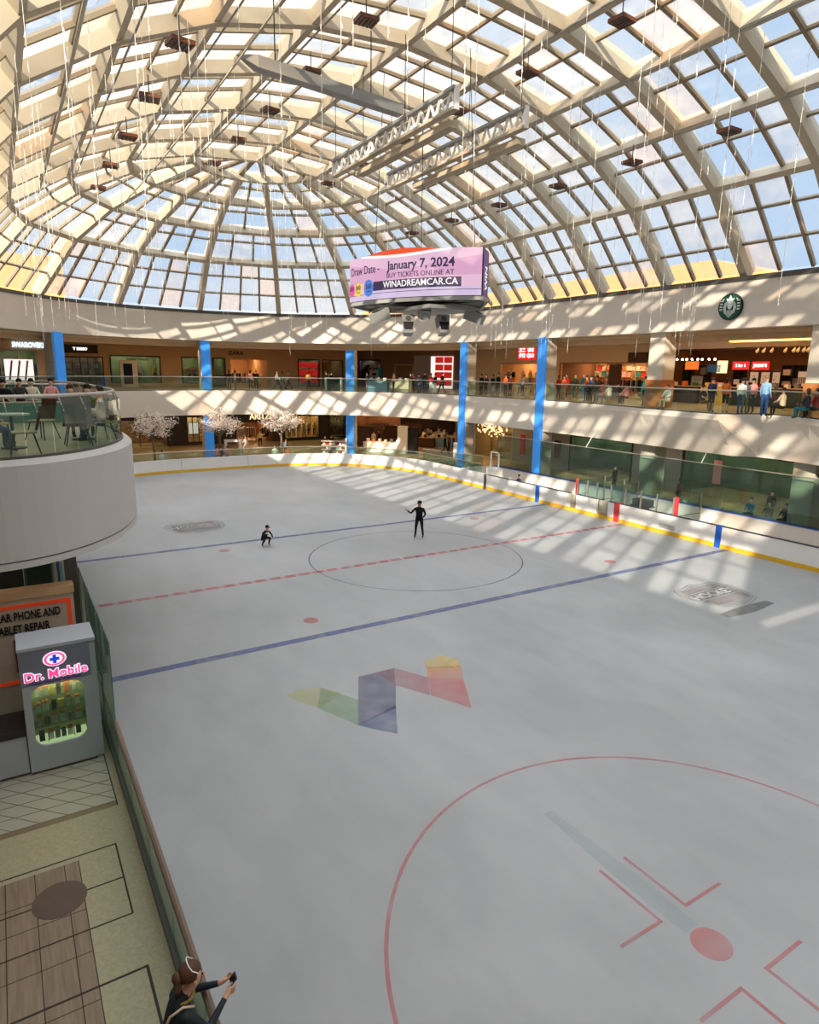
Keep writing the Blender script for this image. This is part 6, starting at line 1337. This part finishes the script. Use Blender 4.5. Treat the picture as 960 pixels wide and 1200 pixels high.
MB().box(-17.5, -10.1, .36, -14.96, -9.3, 1.12).build('body', 'kiosk_grey', C_); MB().box(-17.5, -10.12, 1.12, -14.96, -9.25, 1.24).build('worktop', 'charcoal', C_); MB().box(-17.5, -10.05, Z1, -14.96, -9.35, .36).build('plinth', 'bronze_plate', C_)
for x in (-15.75, -16.6): MB().box(x-.006, -10.105, .38, x+.006, -10.1, 1.1).build('panel_gap', 'joint', C_)
W_ = thing('repair_sign', 'large beige sign with black repair lettering and a red border behind the kiosk', 'sign')
MB().box(-17.4, -8.52, Z1, -13.86, -8.3, 3.3).build('panel', 'sign_panel', W_)
MB().box(-17.4, -8.545, 3.1, -13.94, -8.52, 3.17).box(-13.99, -8.545, 1.5, -13.92, -8.52, 3.17).box(-17.4, -8.545, 1.5, -13.94, -8.52, 1.57).build('red_border', 'sign_border', W_)
MB().box(-17.4, -8.6, 3.3, -13.84, -8.25, 3.46).build('lit_ledge', 'wood_lit' if 'wood_lit' in MATS else 'shop_amber', W_)
text_on('lettering', 'CELLULAR PHONE AND', .24, (-14.12, -8.55, 2.93), (1, 0, 0), fx, 'black', W_, .01, .006, 'RIGHT', .6)
text_on('lettering', 'TABLET REPAIR', .24, (-14.34, -8.55, 2.66), (1, 0, 0), fx, 'black', W_, .01, .006, 'RIGHT', .6)
text_on('small_lettering', 'IN 30 MINUTES', .13, (-14.06, -8.55, 2.4), (1, 0, 0), fx, 'black', W_, .01, .003, 'RIGHT')
text_on('small_lettering', 'OR LESS', .13, (-14.25, -8.55, 2.24), (1, 0, 0), fx, 'black', W_, .01, .003, 'RIGHT')
MB().box(-15.0, -8.56, 1.75, -14.72, -8.53, 2.45).build('phone_picture', 'poster_red_dull', W_) if 'poster_red_dull' in MATS else MB().box(-15.0, -8.56, 1.75, -14.72, -8.53, 2.45).build('phone_picture', 'cloth_maroon', W_)
t = thing('support_post', 'dark grey post between the repair sign and the tall glass screen', 'post'); MB().box(-13.84, -6.15, Z1, -13.58, -5.85, Z2B).build('shaft', 'steel_dark', t); MB().box(-13.9, -6.2, Z1, -13.55, -5.8, .4).build('foot', 'steel_grey', t)
t = thing('display_cabinet', 'black cabinet under the balcony behind the repair sign', 'cabinet', (-14.95, -5.0, Z1)); MB().box(-.3, -.2, 0, .25, .25, 3.6).build('body', 'shop_black', t); MB().box(-.26, -.215, 2.3, .2, -.2, 3.4).build('glass_door', 'shop_glass', t)
t = thing('display_cabinet', 'teal green panel cabinet right of the black one behind the repair sign', 'cabinet', (-14.35, -4.9, Z1)); MB().box(-.33, -.2, 0, .3, .25, 3.6).build('body', 'shop_teal', t); MB().box(-.28, -.215, 2.2, .25, -.2, 3.4).build('panel', 'green_glass', t)
for k, (c, x) in enumerate((('cream', -13.99), ('blue', -13.93), ('lightblue', -13.87), ('white', -13.81), ('pink', -13.74))):
    o = MB().box(-.022, -.03, 0, .022, .03, 3.5).build('fabric_roll', 'cloth_'+c); o.location = (x, -5.0, Z1); tag(o, c.replace('lightblue', 'pale blue')+' upright roll leaning under the balcony behind the repair sign', 'roll')
for x, y in ((-16.2, -7.5), (-16.5, -4.5), (-14.6, -1)):  # lamps put in to lift the light on the left walkway
    o = MB().disc((0, 0, 0), .25, n=20).build('ceiling_lamp', 'lamp_white'); o.location = (x, y, Z2B+.28 if False else Z2B-.01); tag(o, 'added round white fill lamp under the cafe balcony', 'ceiling lamp', 'added fill lamps under the cafe balcony')
mb = MB(); mb.prism([f(-.25) for f in BAL], Z2B+.0, Z2B+.3); struct('ceiling_balcony', mb, 'plaster')
mb = MB().box(-19, 1.0, Z1, -18.8, 8, Z2B); struct('wall_lower_left', mb, 'plaster')
mb = MB().box(-19, 3, Z1, -13.9, 3.2, Z2B); struct('wall_lower_left_cross', mb, 'plaster')
# ================================================================ CAFE BALCONY FURNITURE
def OY(u, v, y): d = Fv+Rv*(u-480)/F0-Uv*(v-600)/F0; t = (y-CAM[1])/d[1]; p = CAM+d*t; return p[0]
def cafe_chair(x, y, rz, label, kind):
    t = thing('cafe_chair', label, 'chair', (x, y, Z2+.02), rz)
    MB().box(-.23, -.22, .44, .23, .22, .475).build('seat', 'light_wood' if kind == 'wood' else 'charcoal', t)
    if kind == 'wood': q = MB(); q.add([(-.2, -.2, .5), (.2, -.2, .5), (.2, -.32, .98), (-.2, -.32, .98), (-.2, -.24, .5), (.2, -.24, .5), (.2, -.36, .98), (-.2, -.36, .98)], [(0, 1, 2, 3), (7, 6, 5, 4), (0, 4, 5, 1), (1, 5, 6, 2), (2, 6, 7, 3), (3, 7, 4, 0)]); q.build('backrest', 'dark_wood', t)
    else: MB().box(-.3, -.27, .5, .3, -.23, 1.18).build('backrest', 'chair_grey', t); MB().box(-.31, -.28, .46, .31, -.22, .52).build('back_rail', 'black', t)
    for sx in (-1, 1):
        for sy in (-1, 1): MB().tube([(sx*.17, sy*.16, .45), (sx*.27, sy*.27, 0)], [.016, .012], 6).build('leg', 'charcoal', t)
    return t
mat('chair_grey', (116, 118, 112), .6, var=.04)
cafe_chair(-14.42, -7.95, PI/2, 'light wood seated chair with a dark back at the left of the cafe balcony', 'wood')
cafe_chair(-13.33, -6.5, 0, 'chair with a tall square grey back seen from behind on the cafe balcony', 'grey')
cafe_chair(-13.95, -4.7, 2.4, 'light wood seated chair further inside the cafe balcony, behind the grey backed chair', 'wood')
cafe_chair(-14.9, -5.4, -1.2, 'light wood seated chair near the left edge of the picture on the cafe balcony', 'wood')
cafe_chair(-12.75, -5.7, PI/2+.3, 'wood chair under the person in jeans on the cafe balcony', 'wood')
def cafe_table(x, y, label):
    t = thing('cafe_table', label, 'table', (x, y, Z2+.02)); MB().prism([(.36*math.cos(PI*k/12), .36*math.sin(PI*k/12)) for k in range(24)], .72, .75).build('table_top', 'shop_cream', t); MB().tube([(0, 0, .02), (0, 0, .72)], .03, 8).build('column', 'charcoal', t); MB().prism([(.25*math.cos(PI*k/12), .25*math.sin(PI*k/12)) for k in range(24)], 0, .025).build('base', 'charcoal', t)
cafe_table(-13.1, -5.2, 'round cafe table between the seated people on the balcony')
cafe_table(-14.6, -6.6, 'round cafe table at the left of the balcony behind the wood chair')
person(-13.22, -4.2, Z2+.02, face_to(.2, -1), 'sit', 'navy', 'black', 'dark haired person in navy sitting at the balcony table, left of the pair', hcol='hair_brown')
person(-12.82, -4.2, Z2+.02, face_to(-.3, -1), 'sit', 'olive', 'black', 'dark haired person in olive sitting at the balcony table, right of the pair')
person(-12.72, -5.75, Z2+.02, face_to(-1, .2), 'sit', 'beige', 'jeans', 'person in a beige top and blue jeans sitting at the right end of the balcony')
person(-15.12, -7.3, Z2+.02, face_to(1, .2), 'sit', 'blue', 'jeans', 'person in blue at the left picture edge on the cafe balcony')
for (u, y, tp, lb) in ((3, 3.0, 'black', 'person in black at the far left edge beyond the balcony rail'), (22, 4.5, 'darkgrey', 'person in dark grey beyond the cafe balcony rail, left of the pale shirt'), (36, 5.0, 'cream', 'person in a pale shirt beyond the cafe balcony rail'), (59, 6.0, 'pink', 'person in pink beyond the cafe balcony rail near the blue pillar')):
    person(OY(u, 447, y), y, Z2+.02 if y < 8 else Z2, face_to(0, -1), 'sit', tp, 'black', lb, h=1.72)
def bal_inner(x0, x1, y, lb):
    r_ = [lambda o, x=x: (x, y+o) for x in (x0, (x0+x1)/2, x1)]
    railing(lb, r_, Z2+.03, 7.15, 1, hh=.05)
bal_inner(-16.2, -12.3, 9.3-1.6, 'short glass railing across the far side of the cafe balcony')
t = thing('planter_box', 'pale teal low partition inside the cafe balcony', 'partition', (-14.6, 1.0, Z2+.02)); MB().box(-1.6, -.1, 0, 1.6, .1, .62).build('panel', 'teal_bench', t); MB().box(-1.6, -.13, .62, 1.6, .13, .66).build('cap', 'rail_steel', t)
# ================================================================ COFFEE SIGN
mat('coffee_green', (22, 84, 58), .5); mat('coffee_white', (238, 240, 236), .5); mat('coffee_black', (20, 24, 22), .5)
SB = thing('round_sign', 'round green and white coffee sign on the cream band at upper right', 'sign', (16.22, -2.92, 11.22))
def sbp(name, mb, m, x): o = mb.build(name, m, SB); o.location.x = x; return o
def ydisc(r, x0, x1, n=40, cy=0, cz=0, sy=1, sz=1):
    mb = MB(); P = [(cy+r*sy*math.cos(2*PI*k/n), cz+r*sz*math.sin(2*PI*k/n)) for k in range(n)]
    mb.add([(x0, *p) for p in P]+[(x1, *p) for p in P], [tuple(range(n)), tuple(range(2*n-1, n-1, -1))]+[(k, (k+1) % n, n+(k+1) % n, n+k) for k in range(n)]); return mb
ydisc(.63, -.06, .06).build('rim', 'coffee_black', SB); ydisc(.59, -.075, -.06).build('disc', 'coffee_green', SB)
# facing -x: viewer sees +y to the left; build in (a,z) with a = -y
def fl(P, m, x=-.085, nm='emblem_shape'): MB().add([(x, -a, z) for a, z in P], [tuple(range(len(P)))]).build(nm, m, SB)
fl([(-.17, .28), (-.22, .42), (-.11, .36), (0, .55), (.11, .36), (.22, .42), (.17, .28)], 'coffee_white', nm='crown')
for k in range(5): a = PI/2+2*PI*k*2/5
fl([(.05*math.cos(PI/2+PI*k/5)*(1 if k % 2 == 0 else .42), .5+.06*math.sin(PI/2+PI*k/5)*(1 if k % 2 == 0 else .42)) for k in range(10)], 'coffee_white', -.09, 'star')
fl([(-.13, .26), (.13, .26), (.15, .08), (.08, -.08), (0, -.13), (-.08, -.08), (-.15, .08)], 'coffee_white', nm='face')
for s in (-1, 1):
    for j in range(3): fl([(s*(.15+.05*j), .26-.03*j), (s*(.18+.05*j), .25-.03*j), (s*(.24+.05*j), -.05), (s*(.17+.05*j), -.36+.03*j), (s*(.14+.05*j), -.36+.03*j), (s*(.2+.05*j), -.05)], 'coffee_white', nm='hair_wave')
    for j in range(4): fl([(s*.38, .3-.13*j), (s*.54, .33-.14*j), (s*.52, .26-.14*j), (s*.38, .24-.13*j)], 'coffee_white', nm='tail_scale')
    fl([(s*.3, .42), (s*.42, .36), (s*.36, .26)], 'coffee_white', nm='tail_fin')
    fl([(s*.05, .12), (s*.09, .13), (s*.08, .09)], 'coffee_green', -.09, 'eye_mark')
for k in range(5): fl([(-.12+.06*k, -.16), (-.09+.06*k, -.16), (-.1+.055*k, -.52+.05*abs(k-2)), (-.13+.055*k, -.52+.05*abs(k-2))], 'coffee_white', nm='body_line')
# ================================================================ BOXES, STANCHIONS BEHIND THE BOARDS
def glass_box(y0, y1, label, n):
    t = thing('penalty_box', label, 'penalty box'); zb = 1.05
    for k in range(n+1): y = y0+(y1-y0)*k/n; MB().box(13.34, y-.03, zb, 13.41, y+.03, 1.95).build('post', 'rail_steel', t)
    for k in range(n): a, b = y0+(y1-y0)*k/n, y0+(y1-y0)*(k+1)/n; MB().box(13.37, a+.04, zb, 13.385, b-.04, 1.9).build('glass_panel', 'clear_glass', t)
    for y in (y0, y1): MB().box(13.42, y-.01, .3, 15.6, y+.01, 1.9).build('side_glass', 'clear_glass', t); MB().box(15.55, y-.03, 0, 15.62, y+.03, 1.95).build('rear_post', 'rail_steel', t)
    MB().box(14.6, y0+.2, .42, 15.0, y1-.2, .47).build('seat', 'steel_grey', t)
    for y in (y0+.4, y1-.4): MB().box(14.7, y-.04, -.05, 14.9, y+.04, .42).build('seat_leg', 'steel_dark', t)
    MB().box(13.5, y0, .92, 15.55, y0+.03, .95).build('grey_ledge', 'steel_dark', t)
glass_box(2.1, 3.55, 'glass sided penalty box left of the open gate on the right boards', 2)
glass_box(-2.9, 1.1, 'long glass sided timekeeper box right of the open gate on the right boards', 4)
for y, l in ((3.75, 'short red post at the left penalty box'), (-2.95, 'short red post at the right end of the timekeeper box')):
    o = MB().box(13.45, y-.08, 1.0, 13.6, y+.08, 1.95).build('marker_post', 'stripe_red'); tag(o, l, 'post')
t = thing('score_clock', 'small black equipment case inside the timekeeper box', 'equipment', (14.2, -.2, .0)); MB().box(-.25, -.7, 1.0, .25, .3, 1.35).build('case', 'charcoal', t); MB().box(-.3, -.8, .0, -.2, .4, 1.0).build('shelf_leg', 'steel_dark', t); MB().box(-.3, -.8, .97, .3, .4, 1.0).build('shelf', 'steel_dark', t)
mb = MB(); mb.box(13.42, -30, -.12, 16.25, 15.0, -.02); struct('floor_bench', mb, 'concrete')
t = thing('judge_stand', 'white stand with an empty square frame on top behind the curved boards', 'stand', (14.1, 12.15, 0)); MB().box(-.35, -.45, 0, .35, .45, 1.42).build('cabinet', 'board_white', t)
for s in (-1, 1): MB().box(-.04, s*.42-.04, 1.42, .04, s*.42+.04, 2.55).build('frame_post', 'white', t)
MB().box(-.04, -.46, 2.47, .04, .46, 2.55).build('frame_top', 'white', t)
rl = [lambda o, p=p: (p[0]+o, p[1]) for p in ((14.2, 21.5), (15.2, 17.5), (15.6, 15.4))]
railing('short glass railing with a pale handrail right of the last curved boards', rl, .05, 1.75, 1, hh=.05)
# white rods bracing the gallery overhangs
def y_at(u, x, z): return min(np.linspace(-12, 25, 1500), key=lambda y: abs(proj(x, y, z)[0]-u))
for (u0, u1, l) in ((833, 822, 'white diagonal rod bracing the gallery overhang over the green glass, right one'), (698, 687, 'white diagonal rod bracing the gallery overhang, left one')):
    o = MB().tube([(15.75, y_at(u0, 15.75, 4.5), 4.5), (16.25, y_at(u1, 16.25, 3.42), 3.42)], .035, 6).build('brace_rod', 'white'); tag(o, l, 'rod')
# ================================================================ LIGHT
w = bpy.data.worlds.new('sky'); sc.world = w; w.use_nodes = True; nt = w.node_tree; bg = nt.nodes['Background']
tc = nt.nodes.new('ShaderNodeTexCoord'); mp = nt.nodes.new('ShaderNodeMapping'); mp.inputs['Scale'].default_value = (1, 1, 2.2); nt.links.new(tc.outputs['Generated'], mp.inputs['Vector'])
n = nt.nodes.new('ShaderNodeTexNoise'); n.inputs['Scale'].default_value = 3.2; n.inputs['Detail'].default_value = 6; nt.links.new(mp.outputs[0], n.inputs['Vector'])
cr = nt.nodes.new('ShaderNodeValToRGB'); cr.color_ramp.elements[0].position = .42; cr.color_ramp.elements[0].color = srgb(*SKY_BLUE); cr.color_ramp.elements[1].position = .66; cr.color_ramp.elements[1].color = srgb(*SKY_CLOUD)
nt.links.new(n.outputs['Fac'], cr.inputs['Fac']); mz = nt.nodes.new('ShaderNodeMix'); mz.data_type = 'RGBA'; nt.links.new(cr.outputs[0], mz.inputs['A']); mz.inputs['B'].default_value = srgb(232, 233, 236); nt.links.new(mz.outputs['Result'], bg.inputs['Color']); sep = nt.nodes.new('ShaderNodeSeparateXYZ'); nt.links.new(tc.outputs['Generated'], sep.inputs[0])
mr = nt.nodes.new('ShaderNodeMapRange'); mr.inputs['From Min'].default_value = .5; mr.inputs['From Max'].default_value = .95; mr.inputs['To Min'].default_value = SKY; mr.inputs['To Max'].default_value = SKYZ
m3 = nt.nodes.new('ShaderNodeMapRange'); m3.inputs['From Min'].default_value = .5; m3.inputs['From Max'].default_value = .8; nt.links.new(sep.outputs['Z'], m3.inputs['Value']); nt.links.new(m3.outputs[0], mz.inputs['Factor'])
nt.links.new(sep.outputs['Z'], mr.inputs['Value']); nt.links.new(mr.outputs[0], bg.inputs['Strength'])   # thin cloud, brightest overhead
s = bpy.data.lights.new('sun', 'SUN'); so = bpy.data.objects.new('sun', s); COL.objects.link(so); s.energy = SUN; s.angle = math.radians(.6); s.color = (1.0, .86, .68)
dv = Vector((math.cos(SAZ)*math.cos(SEL), math.sin(SAZ)*math.cos(SEL), -math.sin(SEL))); so.rotation_euler = dv.to_track_quat('-Z', 'Y').to_euler()
vs.exposure = EXPO2
